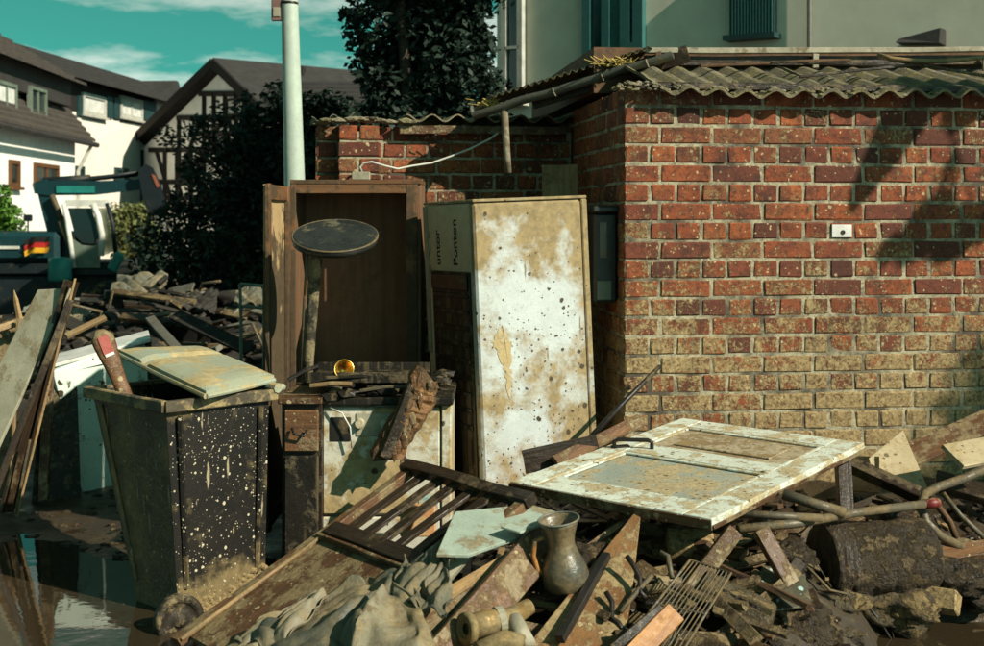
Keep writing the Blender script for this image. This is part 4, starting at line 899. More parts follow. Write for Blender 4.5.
obj('clay_pipe', MB().tube([P(478, 652, 4.02), P(506, 640, 4.08), P(522, 645, 4.06)], [.032, .034, .032], 14), BRASS, label='curved muddy pipe bend below the brass valve', cat='pipe', sm=True)
def HP(px, py, lift=0.0):
    d = Vector(((px - CX) / FPX, 1, -(py - HY) / FPX)); o_ = Vector((0, 0, HCAM)); t_ = (HA + hn * lift - o_).dot(hn) / d.dot(hn); return o_ + d * t_
# crumpled cloth and sack
def cloth(name, c00, c10, c11, c01, amp, mt, seed, t=.006, **k):
    m = MB()
    def f_(u, v, kk):
        p = (c00*(1-u)+c10*u)*(1-v) + (c01*(1-u)+c11*u)*v
        q_ = Vector((u * 2.4 + seed, v * 2.0, seed * .7)); w_ = mnoise.noise(q_ * .9) * 2.2; h_ = amp * (mnoise.noise(q_) * .8 + .75 * abs(math.sin(6 * u + 3 * v + w_ * 1.6 + seed)) + .28 * abs(math.sin(13 * v - 9 * u + w_ * 3)) + .10 * mnoise.noise(q_ * 6))
        e = .03 * nz3(u * 3 + seed, v * 3)
        return p + Vector((e, e * .6, h_ - kk))
    N = 64
    m.grid(lambda u, v: f_(u, v, 0), N, N); m.grid(lambda u, v: f_(u, v, t), N, N)
    n_ = (N+1)**2
    for i in range(N):
        for e in (0, N*(N+1)): m.f.append((e+i, e+i+1, n_+e+i+1, n_+e+i))
        for e in (0, N): a_ = i*(N+1)+e; m.f.append((a_, a_+N+1, n_+a_+N+1, n_+a_))
    return obj(name, m, mt, sm=True, **k)
cloth('wet_cloth', HP(232, 655, .02), HP(350, 690, .05), HP(432, 578, .06), HP(352, 588, .03), .055, CLOTHG, 3.0, label='crumpled wet grey cloth lying on the headboard panel', cat='cloth')
cloth('wet_rag', HP(392, 612, .05), HP(446, 622, .06), HP(455, 560, .05), HP(408, 565, .04), .045, CLOTHG, 5.3, label='green grey rag under the left end of the green board', cat='rag')
cloth('cloth_strip', HP(215, 662, .03), HP(262, 675, .05), HP(330, 602, .05), HP(312, 596, .03), .04, SACK, 11.3, label='pale twisted strip of cloth left of the grey cloth', cat='cloth')
def sackpt(u, v):
    a = 2 * math.pi * u; r_ = .125 * (math.sin(math.pi * min(1, v * .62 + .02)) ** .7) * (1 + .10 * math.sin(a * 7 + 3 * v) * (1 - .5 * v) + .16 * nz3(math.cos(a) * 2, math.sin(a) * 2, v * 3))
    c = HP(392, 668, .06).lerp(HP(388, 590, .11), 1 - v)
    return c + Vector((math.cos(a) * r_ * 1.0, math.sin(a) * r_ * .75, .05 * math.sin(a * 2 + v * 4) * .4 + .02 * nz3(a, v * 6)))
sk = thing('sack', HP(390, 655, 0), 'pale bulging sack at the bottom of the picture', 'sack'); WL[sk.name] = tuple(HP(390, 655, 0))
obj('body', MB().grid(lambda u, v: sackpt(u, v), 56, 26), SACK, sk, sm=True)
# oven rack
rk = thing('oven_rack', P(690, 640, 4.2), 'wire oven rack leaning in the front of the heap', 'rack'); WL[rk.name] = tuple(P(690, 640, 4.2))
r0, r1, r2, r3 = P(690, 560, 4.42), P(731, 573, 4.34), P(672, 668, 4.04), P(610, 662, 4.06)
obj('frame', MB().tube([r0, r1, r2, r3, r0], .005, 6), METAL, rk)
for i in range(1, 11): u = i / 11; obj('wire', MB().tube([r0.lerp(r1, u), r3.lerp(r2, u)], .0026, 5), METAL, rk)
obj('cross_wire', MB().tube([r0.lerp(r3, .45), r1.lerp(r2, .45)], .004, 5), METAL, rk)
plank('handle_board', P(622, 668, 4.02), P(674, 612, 4.2), .07, .03, WOODO, up=(.3,-.8,.5), label='orange wooden handle lying on the oven rack', cat='handle')
plank('dark_strip', P(612, 650, 4.05), P(660, 608, 4.2), .03, .02, SOOT, up=(.3,-.8,.5), label='dark strip beside the orange handle', cat='strip')
# tubes
GT = 'metal tubes in the right of the heap'
tb = thing('long_tube', P(840, 515, 4.85), 'long dull metal tube with a red cap across the heap', 'tube', GT); WL[tb.name] = tuple(P(840, 515, 4.85))
obj('shaft', MB().tube([P(738, 529, 4.66), P(800, 523, 4.76), P(860, 512, 4.88), P(926, 504, 4.98)], .017, 10), METAL, tb, sm=True)
obj('end_cap', MB().tube([P(925, 504.2, 4.978), P(936, 502.8, 4.995), P(939, 502.5, 5.0)], [.020, .020, .014], 10), RED, tb, sm=True)
obj('metal_tube', MB().tube([P(783, 494, 4.86), P(812, 503, 4.84), P(845, 513, 4.82)], .020, 10), METAL, label='short thick tube sloping under the white door', cat='tube', group=GT, sm=True)
obj('metal_tube', MB().tube([P(742, 514, 4.74), P(780, 516, 4.76), P(822, 518, 4.74)], .015, 10), METAL, label='short tube lying level under the door corner', cat='tube', group=GT, sm=True)
obj('metal_tube', MB().tube([P(1010, 458, 5.25), P(965, 478, 5.2), P(938, 487, 5.15), P(925, 494, 5.1), P(921, 506, 5.05), P(926, 522, 5.0), P(940, 536, 5.0), P(962, 547, 5.02)], .018, 10), METAL, label='bent tube hoop curving down at the right', cat='tube', group=GT, sm=True)
obj('metal_tube', MB().tube([P(942, 492, 5.2), P(960, 515, 5.15), P(992, 545, 5.1)], .011, 8), METAL, label='thin tube slanting down right of the hoop', cat='tube', group=GT, sm=True)
obj('metal_tube', MB().tube([P(938, 506, 5.08), P(950, 522, 5.08), P(956, 538, 5.08)], .013, 8), RUST, label='short rusty tube behind the hoop', cat='tube', group=GT, sm=True)
obj('dark_bar', MB().tube([P(585, 444, 5.80), P(622, 404, 5.92), P(660, 366, 6.0)], [.016, .013, .010], 8), BLACKM, label='thin dark bar leaning against the brick shed corner', cat='bar', sm=True)
plank('board', P(524, 462, 5.55), P(598, 446, 5.6), .10, .02, WOODD, up=(0,-1,.1), label='dark short board across the foot of the tall fridge', cat='board')
plank('board', P(556, 462, 5.5), P(640, 420, 5.75), .06, .02, WOODM, up=(.2,-.6,.7), label='muddy board at the back edge of the white door', cat='board')
# folded metal sheet, planks and beams on the right
fs = thing('folded_sheet', P(890, 490, 5.55), 'pale folded metal sheet with a bolt hole against the brick wall', 'metal sheet'); WL[fs.name] = tuple(P(890, 490, 5.55))
poly('right_leaf', [P(880, 496, 5.46), P(930, 486, 5.5), P(897, 436, 5.85), P(872, 452, 5.62)], .008, PALEM, fs, .002)
poly('left_leaf', [P(838, 488, 5.7), P(880, 496, 5.455), P(872, 452, 5.615), P(848, 458, 5.9)], .008, PALEM, fs, .002)
obj('bolt', MB().lathe([(.001, .012), (.012, .012), (.014, 0), (.001, 0)], 12, Matrix.Translation(P(897, 450, 5.74)) @ Vector((.3, -.8, .5)).to_track_quat('Z', 'Y').to_matrix().to_4x4()), BLACKM, fs)
GB = 'boards in the right of the heap'
plank('board', P(905, 458, 5.75), P(1010, 412, 5.95), .13, .025, WOODM, up=(-.1,-.5,.8), label='brown board leaning on the wall at the right edge', cat='board', group=GB)
plank('board', P(952, 457, 5.35), P(1010, 446, 5.45), .14, .02, PALEM, up=(0,-.5,.8), label='pale board end at the right edge below the leaning board', cat='board', group=GB)
plank('board', P(838, 458, 5.55), P(930, 500, 5.35), .06, .05, WOODD, up=(0,-.5,.8), label='black beam running down from the door corner', cat='board', group=GB)
plank('board', P(846, 520, 5.3), P(842, 452, 5.5), .06, .05, WOODD, up=(0,-1,0), label='black prop standing under the door corner', cat='board', group=GB)
plank('board', P(935, 480, 5.6), P(1010, 500, 5.5), .10, .04, WOODD, up=(0,-.5,.8), label='black plank behind the bent hoop', cat='board', group=GB)
plank('board', P(690, 590, 4.5), P(735, 530, 4.6), .06, .03, WOODM, up=(.3,-.8,.4), label='muddy post standing under the front door corner', cat='board', group=GB)
plank('board', P(760, 530, 4.62), P(792, 585, 4.55), .06, .03, WOODM, up=(.3,-.8,.4), label='brown slat slanting beneath the long tube', cat='board', group=GB)
plank('board', P(752, 640, 4.4), P(800, 560, 4.7), .05, .025, WOODD, up=(.3,-.8,.4), label='dark slat left of the muddy drum', cat='board', group=GB)
plank('board', P(930, 560, 4.95), P(1010, 545, 5.1), .07, .04, WOODM, up=(0,-.5,.8), label='short muddy board right of the muddy drum', cat='board', group=GB)
# muddy drum
bl = thing('muddy_drum', P(872, 592, 4.86), 'big mud caked drum with a ridged left end in the heap', 'drum'); WL[bl.name] = tuple(P(872, 592, 4.86))
bq = MB(); Lb = .43; M_ = frame(P(815, 562, 4.86), P(932, 556, 4.96), (0, -.25, 1))
def drumpt(a, t_):                                      # horizontal drum: a round, t_ along
    e = min(t_, 1 - t_); k_ = 1 if e > .03 else (e / .03) ** .5 * .12 + .88
    if t_ in (0, 1): k_ = .02
    n_ = Vector((math.cos(a) * 1.6, math.sin(a) * 1.6, t_ * 4))
    r_ = .140 * k_ * (1 + .07 * mnoise.noise(n_) + .06 * mnoise.noise(n_ * 3) + .035 * mnoise.noise(n_ * 8)) + (.007 * math.sin(t_ * 150) * smooth(.24, .16, t_) if 0 < t_ < 1 else 0)
    return M_ @ Vector(((t_ - .5) * Lb, math.cos(a) * r_ * 1.05, math.sin(a) * r_))
ts = [0, .0005, .008, .03] + [.03 + .94 * k / 56 for k in range(1, 56)] + [.97, .992, .9995, 1]
b0_ = len(bq.v)
for t_ in ts:
    for k in range(48): bq.v.append(drumpt(2 * math.pi * k / 48, t_))
for i in range(len(ts) - 1):
    for k in range(48): bq.f.append((i*48+k, i*48+(k+1) % 48, (i+1)*48+(k+1) % 48, (i+1)*48+k))
obj('body', bq, EARTH, bl, sm=True)
lgm = MB(); la, lb_ = P(702, 586, 4.52), P(772, 622, 4.42); lpts = [la.lerp(lb_, k / 16) + Vector((0, 0, .006 * nz3(k * .7, 3))) for k in range(17)]
lgm.tube(lpts, [.056] + [.060 + .008 * nz3(k * .9, 8) for k in range(15)] + [.055], 16); lgm.v = [p + Vector((nz3(p.x*30, p.y*30, p.z*30), nz3(p.x*30+9, p.y*30, p.z*30), nz3(p.x*30, p.y*30+9, p.z*30))) * .008 for p in lgm.v]
obj('muddy_log', lgm, STONE, label='short mud coated log right of the oven rack', cat='log', sm=True)
# stones and lumps
GS = 'mud caked stones in the heap'
for i, (px, py, Z, r_, sq, lb, mt) in enumerate((
    (805, 628, 4.55, .10, (1.1, .9, .85), 'round dark clod at the bottom right of the oven rack', EARTH),
    (905, 608, 4.85, .12, (1.25, .8, .75), 'brown muddy stone by the right puddle', STONE),
    (845, 602, 4.75, .06, (1.3, .8, .8), 'small pale stone below the muddy drum', STONE),
    (958, 575, 4.95, .11, (1.3, .9, .6), 'dark stone right of the muddy drum', EARTH),
    (978, 596, 5.0, .09, (1.3, .9, .5), 'flat dark clod at the right edge', EARTH),
    (790, 560, 4.75, .08, (1.2, .8, .8), 'dark lump left of the muddy drum', EARTH),
    (905, 530, 5.2, .10, (1.2, .9, .8), 'dark lump behind the muddy drum', EARTH),
    (590, 560, 4.6, .09, (1.2, .9, .7), 'dark clod behind the glass jug', EARTH),
    (838, 634, 4.62, .05, (1.5, .9, .5), 'pale flat stone at the puddle edge', STONE))):
    obj('stone', MB().rock(P(px, py, Z), r_, i + 20, 4, sq, .46), mt, label=lb, cat='stone', group=GS, sm=True)
poly('printed_bag', [P(752, 612, 4.42), P(812, 606, 4.5), P(806, 572, 4.64), P(762, 566, 4.66)], .01, mat('torn_printed_plastic', (.09, .085, .06), (.05, .045, .03), .4, 8, mud=.4, mudc=(.20, .155, .08), speck=.4, speckc=(.32, .46, .44), speckscale=26, bump=.5), label='torn plastic bag with pale blue print in the heap', cat='bag')
# packaging seen through the slats
obj('carton', MB().box(P(418, 520, 5.18), (.14, .06, .12), None, .004), mat('orange_print', (.52, .13, .03), (.50, .42, .22), .5, 14, mud=.3, bump=.1), label='orange printed carton seen through the headboard slats', cat='carton')
obj('carton', MB().box(P(428, 500, 5.26), (.08, .05, .04), None, .004), mat('blue_print', (.16, .32, .36), (.45, .42, .25), .5, 14, mud=.3, bump=.1), label='pale blue carton above the orange one', cat='carton')

# small litter bedded in the mud: splinters, shards, clods
q = random.Random(99); sm1, sm2, sm3 = MB(), MB(), MB()
for i in range(1500):
    x = q.uniform(-.5, 2.5); y = q.uniform(4.05, 6.0); z = gz(x, y)
    if z < .05: continue
    k = q.random()
    if k < .45:
        a_ = q.uniform(0, 6.28); L = q.uniform(.03, .15); d = Vector((math.cos(a_), math.sin(a_), q.uniform(-.2, .4))).normalized() * L
        (sm1 if q.random() < .6 else sm3).bar(Vector((x, y, z)) - d / 2, Vector((x, y, z + .02)) + d / 2, q.uniform(.006, .03), q.uniform(.003, .012), nx=1)
    else: sm2.rock((x, y, z), q.uniform(.008, .034), i, 1, (1.3, 1, .8), .4)
obj('wood_splinters', sm1, WOODD, kind='stuff', label='dark splinters strewn over the heap', cat='splinters', origin=(0,0,0))
obj('pale_splinters', sm3, WOODL, kind='stuff', label='pale splinters strewn over the heap', cat='splinters', origin=(0,0,0))
obj('mud_clods', sm2, EARTH, kind='stuff', label='small mud clods strewn over the heap', cat='clods', origin=(0,0,0))
# medium scraps, each its own thing
for i in range(46):
    for _ in range(30):
        x = q.uniform(-.1, 2.4); y = q.uniform(4.3, 5.9); z = gz(x, y)
        if z > .12: break
    a_ = q.uniform(0, 6.28); L = q.uniform(.12, .42); d = Vector((math.cos(a_), math.sin(a_), q.uniform(-.1, .25))).normalized() * L
    plank('wood_scrap', Vector((x, y, z + .01)) - d / 2, Vector((x, y, z + .03)) + d / 2, q.uniform(.02, .07), q.uniform(.01, .03), q.choice([WOODD, WOODD, WOODM, RUST]), label='short dark wood scrap bedded in the front heap', cat='scrap', group='wood scraps bedded in the front heap')
for i in range(125):
    px = q.uniform(560, 990); py = q.uniform(525, 645)
    Z = 4.2 + .006 * (640 - py) + (.35 if px > 760 else 0) + q.uniform(-.03, .08); c_ = P(px, py, Z); gzz = gz(c_.x, c_.y)
    if c_.x > 1.22 and c_.y < 4.95: continue
    c_.z = min(c_.z, gzz + .14); a_ = q.choice([q.gauss(.8, .3), q.gauss(2.5, .3)]); L = q.uniform(.18, .48)
    d = Vector((math.cos(a_), math.sin(a_) * .8, q.uniform(-.15, .35))).normalized() * L
    plank('broken_lath', c_ - d / 2, c_ + d / 2, q.uniform(.022, .075), q.uniform(.010, .030), q.choice([WOODD, WOODD, MUDW, MUDW, WOODM, RUST]), up=(q.gauss(0, .5), -.5, .8), label='broken muddy lath jutting from the front heap', cat='lath', group='broken laths jutting from the front heap', jit=.006)
for i in range(9):
    c_ = P(q.uniform(560, 960), q.uniform(540, 620), 4.75); c_.z = gz(c_.x, c_.y) + .04; pts = [c_]
    for k in range(7): c_ = c_ + Vector((q.gauss(.02, .06), q.gauss(-.01, .04), 0)); c_.z = gz(c_.x, c_.y) + .035 + q.uniform(0, .05); pts.append(c_)
    obj('loose_wire', MB().tube(pts, q.uniform(.003, .006), 6), q.choice([BLACKM, RUST, METAL]), label='thin muddy wire tangled in the front heap', cat='wire', group='wires tangled in the front heap', sm=True)
for i, (px, py, Z, lb) in enumerate(((690, 545, 4.75, 'broken brick under the middle of the white door'), (760, 590, 4.6, 'broken brick beside the torn plastic bag'), (935, 600, 4.85, 'broken brick at the right of the muddy drum'), (650, 640, 4.25, 'broken brick under the orange handle'))):
    M = Matrix.Translation(P(px, py, Z)) @ Matrix.Rotation(i * 1.3, 4, 'Z') @ Matrix.Rotation(.5, 4, 'X'); local('broken_brick', None, None, M, BRICK, None, me=bmesh_for(.17), label=lb, cat='brick', group='broken bricks in the front heap')
# mud litter on the left by the puddle
q = random.Random(5); ml = MB()
for i in range(260):
    x = q.uniform(-2.4, -1.3); y = q.uniform(4.9, 7.3); z = gz(x, y)
    if z > -.03: ml.rock((x, y, z), q.uniform(.006, .03), i, 1, (1.5, 1, .6), .4)
obj('puddle_clods', ml, EARTH, kind='stuff', label='mud clods at the edge of the left puddle', cat='clods', origin=(0,0,0))

# ------------------------------------------------------------------ background: houses
GB_Z = -1.15
class Facade:
    """a vertical wall plane from A to B (plan points); photo pixels are cast onto it"""
    def __init__(s, A, B):
        s.A = Vector((A[0], A[1], 0)); s.e = (Vector((B[0], B[1], 0)) - s.A); s.L = s.e.length; s.e.normalize()
        s.n = Vector((s.e.y, -s.e.x, 0))
        if s.n.y > 0 and abs(s.n.y) > .3: s.n = -s.n
        if s.n.dot(-s.A - s.e * s.L / 2) < 0: s.n = -s.n
    def uz(s, px, py):
        k = (px - CX) / FPX; t = (s.A.x - k * s.A.y) / (k * s.e.y - s.e.x); p = s.A + s.e * t
        return t, HCAM - (py - HY) / FPX * p.y
    def pt(s, u, z, out=0.0): q = s.A + s.e * u + s.n * out; return Vector((q.x, q.y, z))
    def slab(s, u0, u1, z0, z1, o0, o1):
        return MB().hexa([s.pt(u0, z0, o0), s.pt(u1, z0, o0), s.pt(u1, z0, o1), s.pt(u0, z0, o1)], [s.pt(u0, z1, o0), s.pt(u1, z1, o0), s.pt(u1, z1, o1), s.pt(u0, z1, o1)])
    def rect(s, x0, y0, x1, y1):
        xm, ym = (x0 + x1) / 2, (y0 + y1) / 2
        return s.uz(x0, ym)[0], s.uz(x1, ym)[0], s.uz(xm, y1)[1], s.uz(xm, y0)[1]
    def window(s, parent, x0, y0, x1, y1, fm=None, gm=None, fw=.07, mull=1, sill=True, o=0.0):
        u0, u1, z0, z1 = s.rect(x0, y0, x1, y1)
        if u1 < u0: u0, u1 = u1, u0
        m = MB()
        for a in ((u0, u0+fw, z0, z1), (u1-fw, u1, z0, z1), (u0+fw, u1-fw, z0, z0+fw), (u0+fw, u1-fw, z1-fw, z1)):
            t_ = s.slab(a[0], a[1], a[2], a[3], o - .05, o + .07); m.add(t_.v, t_.f)
        for i in range(mull):
            c = u0 + (u1 - u0) * (i + 1) / (mull + 1); t_ = s.slab(c - fw*.4, c + fw*.4, z0+fw, z1-fw, o + .0, o + .055); m.add(t_.v, t_.f)
        w_ = obj('window', m, fm or WFR, parent)
        obj('pane', s.slab(u0+fw, u1-fw, z0+fw, z1-fw, o - .04, o + .02), gm or PANE, w_)
        if sill: obj('sill', s.slab(u0-.06, u1+.06, z0-.07, z0-.003, o - .02, o + .14), fm or WFR, w_)
        return w_
    def panel(s, name, parent, x0, y0, x1, y1, mt, o0=-.02, o1=.06):
        u0, u1, z0, z1 = s.rect(x0, y0, x1, y1); return obj(name, s.slab(min(u0,u1), max(u0,u1), z0, z1, o0, o1), mt, parent)
def base(nm, F, label, cat='house'):
    loc = F.pt(F.L / 2, GB_Z); t_ = thing(nm, loc, label, cat); WL[t_.name] = tuple(loc); return t_
def tile_rows(F, parent, u0, u1, zl, zh, depth, n, mt, o=0.0, name='tile_course'):
    """roof slope as overlapping courses, each a slab of its own"""
    for i in range(n):
        a, b = i / n, (i + 1.15) / n
        p = lambda u, k, d: F.pt(u, zl + (zh - zl) * k + d, o - depth * k)
        m = MB().hexa([p(u0, a, .05), p(u1, a, .05), p(u1, b, .0), p(u0, b, .0)], [p(u0, a, .12), p(u1, a, .12), p(u1, b, .04), p(u0, b, .04)])
        obj(name, m, mt, parent)
def body(F, parent, u0, u1, z0, z1, depth, mt, name='wall'):
    return obj(name, F.slab(u0, u1, z0, z1, -depth, 0), mt, parent)

# white house at the left edge
F1 = Facade(((-70 - CX) / FPX * 25.5, 25.5), ((75 - CX) / FPX * 36, 36)); F1e = F1.L
h1t = base('white_house', F1, 'white rendered house with a dark tiled roof at the left edge')
ue0, ze = F1.uz(40, 131)
body(F1, h1t, 0, F1e, GB_Z, ze, 7, HOUSEW)
tile_rows(F1, h1t, -.3, F1e + .45, ze - .12, ze + 1.0, .9, 7, BROWNT, .45)
zr = F1.uz(20, 66)[1]
body(F1, h1t, .2, F1e - .4, ze + .85, zr + .1, 4, SLATE, 'dormer_wall')
tile_rows(F1, h1t, -.3, F1e - .1, zr - .05, zr + 1.7, 3.0, 9, BROWNT, .35)
obj('roof_end', MB().hexa([F1.pt(F1e + .44, ze - .1, .42), F1.pt(F1e + .44, ze - .1, -7), F1.pt(F1e - .3, ze - .1, -7), F1.pt(F1e - .3, ze - .1, .42)], [F1.pt(F1e - .1, zr + 1.5, -2.4), F1.pt(F1e - .1, zr + 1.5, -3.4), F1.pt(F1e - .3, zr + 1.5, -3.4), F1.pt(F1e - .3, zr + 1.5, -2.4)]), SLATE, h1t)
for x0, y0, x1, y1 in ((-6, 82, 14, 112), (28, 88, 44, 117)): F1.window(h1t, x0, y0, x1, y1, EXG, CURT if x0 < 0 else PANE, .08, 1, False, .02)
F1.window(h1t, 8, 160, 18, 187, BFR, PANE, .10, 0); F1.window(h1t, 33, 164, 57, 184, BFR, PANE, .10, 1)
F1.panel('fascia', h1t, -60, 117, -58, 118, TIMB) if 0 else None
obj('gutter', MB().tube([F1.pt(-.3, ze - .16, .5), F1.pt(F1e + .45, ze - .16, .5)], .07, 8), SLATE, h1t)
obj('downpipe', MB().tube([F1.pt(F1e - .02, ze - .2, .45), F1.pt(F1e - .05, ze - .9, .1), F1.pt(F1e - .05, GB_Z, .1)], .05, 6), WFR, h1t)
# cream house behind it
F2 = Facade(((40 - CX) / FPX * 37.5, 37.5), ((215 - CX) / FPX * 55, 55))
h2t = base('cream_house', F2, 'cream house with dark shutters and a slate roof, behind the excavator')
z2 = F2.uz(120, 121)[1]; z2t = F2.uz(120, 92)[1]
body(F2, h2t, 0, F2.L, GB_Z, z2, 7, HOUSEC); body(F2, h2t, 0, F2.L, z2 + .004, z2t, 6.8, TIMB, 'upper_wall')
tile_rows(F2, h2t, -.4, F2.L + .5, z2t - .1, z2t + .95, 1.9, 6, SLATE, .55)
obj('roof_back', F2.slab(-.3, F2.L + .4, z2t + .02, z2t + .90, -6, -1.5), SLATE, h2t)
for x0, y0, x1, y1 in ((81, 95, 104, 116), (119, 98, 141, 119), (154, 102, 173, 122)):
    F2.window(h2t, x0, y0, x1, y1, WFR, CURT, .12, 0 if x0 < 90 else 1, True, .02)
for x0, x1, y0, y1 in ((76, 80.5, 96, 116), (105, 111, 97, 118), (112.5, 118, 98, 119), (142, 153, 101, 121)): F2.panel('shutter', h2t, x0, y0, x1, y1, DTEAL, 0, .08)
F2.window(h2t, 71, 166, 83, 178, DTEAL, PANE, .1, 1); F2.window(h2t, 114, 168, 127, 178, DTEAL, PANE, .1, 1)
gb = MB().hexa([F2.pt(10.6, z2t + .1, .3), F2.pt(12.6, z2t + .1, .3), F2.pt(12.6, z2t + .1, -1.5), F2.pt(10.6, z2t + .1, -1.5)], [F2.pt(11.4, z2t + .9, .3), F2.pt(11.7, z2t + .9, .3), F2.pt(11.7, z2t + .9, -1.5), F2.pt(11.4, z2t + .9, -1.5)])
obj('roof_dormer', gb, SLATE, h2t)
# half-timbered house
F3 = Facade(((142 - CX) / FPX * 46.0, 46.0), ((306 - CX) / FPX * 38.1, 38.1))
h3t = base('half_timbered_house', F3, 'half timbered house with a steep dark gable, partly hidden by creeper')
apx = F3.uz(223, 70); el = F3.uz(133, 150); er = F3.uz(308, 146); zE = el[1]
body(F3, h3t, 0, F3.L, GB_Z, zE, 9, HOUSEW)
obj('gable', MB().hexa([F3.pt(0, zE, 0), F3.pt(F3.L, zE, 0), F3.pt(F3.L, zE, -9), F3.pt(0, zE, -9)], [F3.pt(apx[0]-.02, apx[1], 0), F3.pt(apx[0]+.02, apx[1], 0), F3.pt(apx[0]+.02, apx[1], -9), F3.pt(apx[0]-.02, apx[1], -9)]), HOUSEW, h3t)
for (ua, za) in (el, er):
    A_ = F3.pt(ua, za - .05, .35); B_ = F3.pt(apx[0], apx[1] + .15, .35); A2, B2 = F3.pt(ua, za - .05, -9), F3.pt(apx[0], apx[1] + .15, -9); u_ = Vector((0,0,.22))
    obj('roof_slope', MB().hexa([A_, B_, B2, A2], [A_ + u_, B_ + u_, B2 + u_, A2 + u_]), SLATE, h3t)
    obj('barge_board', MB().bar(F3.pt(ua, za, .40), F3.pt(apx[0], apx[1] + .2, .40), .06, .30, (0,0,1)), TIMB, h3t)
def timber(x0, y0, x1, y1, wd=.17):
    a, b = F3.uz(x0, y0), F3.uz(x1, y1); obj('timber', MB().bar(F3.pt(a[0], a[1], .02), F3.pt(b[0], b[1], .02), .10, wd, (0,0,1) if abs(x1-x0) > abs(y1-y0) else (1,0,0)), TIMB, h3t)
for t_ in ((150, 150, 300, 150), (178, 118, 272, 118), (200, 94, 248, 94), (205, 94, 205, 215), (226, 94, 226, 215), (248, 94, 248, 215), (180, 118, 180, 215), (272, 120, 272, 215), (143, 150, 143, 215), (157, 150, 176, 212), (178, 150, 178, 212), (145, 182, 300, 182), (190, 150, 203, 118), (262, 150, 250, 118), (215, 182, 204, 215), (235, 182, 246, 215), (192, 150, 192, 215), (260, 118, 260, 215), (206, 150, 224, 120), (246, 150, 228, 120), (166, 150, 166, 215), (215, 94, 215, 150), (237, 94, 237, 150), (190, 134, 265, 134), (150, 198, 300, 198), (181, 182, 190, 152)): timber(*t_)
F3.window(h3t, 228, 98, 246, 116, TIMB, CURT, .08, 1, False, .03); F3.window(h3t, 184, 158, 200, 180, TIMB, PANE, .08, 1, False, .03)
obj('chimney', MB().box(F3.pt(apx[0] + .42, apx[1] - .25, -2.5), (.55, .55, 1.0), None, .02), TIMB, h3t)
# long tiled roof further right
ZL = 34.0; F4 = Facade(((266 - CX) / FPX * ZL, ZL), ((440 - CX) / FPX * ZL, ZL))
h4t = base('dark_roofed_house', F4, 'long low house with a dark tiled roof behind the annex')
zl, zh = F4.uz(330, 124)[1], F4.uz(330, 72)[1]
body(F4, h4t, 0, F4.L, GB_Z, zl, 7, HOUSEB); tile_rows(F4, h4t, -.3, F4.L, zl, zh, 3.2, 9, SLATE, .4)
obj('roof_back', F4.slab(-.2, F4.L, zl, zh - .5, -7, -2.6), SLATE, h4t)
# beige house at upper right
F5 = Facade(((503 - CX) / FPX * 15.5, 15.5), ((1100 - CX) / FPX * 12.1, 12.1))
h5t = base('grey_green_house', F5, 'tall grey green rendered house with teal windows behind the brick shed')
zlo = -.2
body(F5, h5t, 0, F5.L, zlo - .8, 7.5, 6, HOUSEB)
obj('side_bay', MB().hexa([F5.pt(-.02, zlo - .8, -.03), F5.pt(-.02, zlo - .8, -6), F5.pt(-.45, zlo - .8, -6), F5.pt(-.45, zlo - .8, -.6)], [F5.pt(-.02, 7.5, -.03), F5.pt(-.02, 7.5, -6), F5.pt(-.45, 7.5, -6), F5.pt(-.45, 7.5, -.6)]), HOUSEB, h5t)
F5.window(h5t, 505, -40, 526, 101, WFR, PANET, .07, 0, True, .03)
F5.panel('window_rail', h5t, 508, 47, 523, 50, WFR, .03, .10)
F5.window(h5t, 586, -60, 613, 72, TEAL, PANET, .10, 0, False, .03); F5.panel('teal_shutter', h5t, 612.5, -60, 623, 72, TEAL, 0, .07); F5.window(h5t, 623.5, -60, 646, 54, TEAL, PANET, .12, 0, True, .03)
for i in range(5): F5.panel('window_bar', h5t, 626, 8 + i * 11, 644, 9.5 + i * 11, DTEAL, .03, .085)
sh5 = F5.panel('roller_shutter', h5t, 733, -50, 777, 37, DTEAL, 0, .10)
for i in range(14): F5.panel('shutter_slat', h5t, 735.5 + i * 3, -48, 736.8 + i * 3, 36, TEAL, .10, .115)
F5.panel('window_sill', h5t, 730, 36, 781, 41, DTEAL, 0, .22)
u_, z_ = F5.uz(811, 0); obj('drain_pipe', MB().tube([F5.pt(u_, zlo, .05), F5.pt(u_, 6, .05)], .025, 8), GUT, h5t)
aw = MB().hexa([F5.pt(F5.uz(903, 44)[0], F5.uz(903, 46)[1], 0), F5.pt(F5.uz(946, 44)[0], F5.uz(946, 46)[1], 0), F5.pt(F5.uz(946, 44)[0], F5.uz(946, 46)[1], .3), F5.pt(F5.uz(903, 44)[0], F5.uz(903, 46)[1], .3)],
               [F5.pt(F5.uz(905, 40)[0], F5.uz(905, 41)[1], 0), F5.pt(F5.uz(946, 30)[0], F5.uz(946, 30)[1], 0), F5.pt(F5.uz(946, 30)[0], F5.uz(946, 31)[1], .25), F5.pt(F5.uz(905, 40)[0], F5.uz(905, 42)[1], .25)])
obj('awning_end', aw, SLATE, h5t)

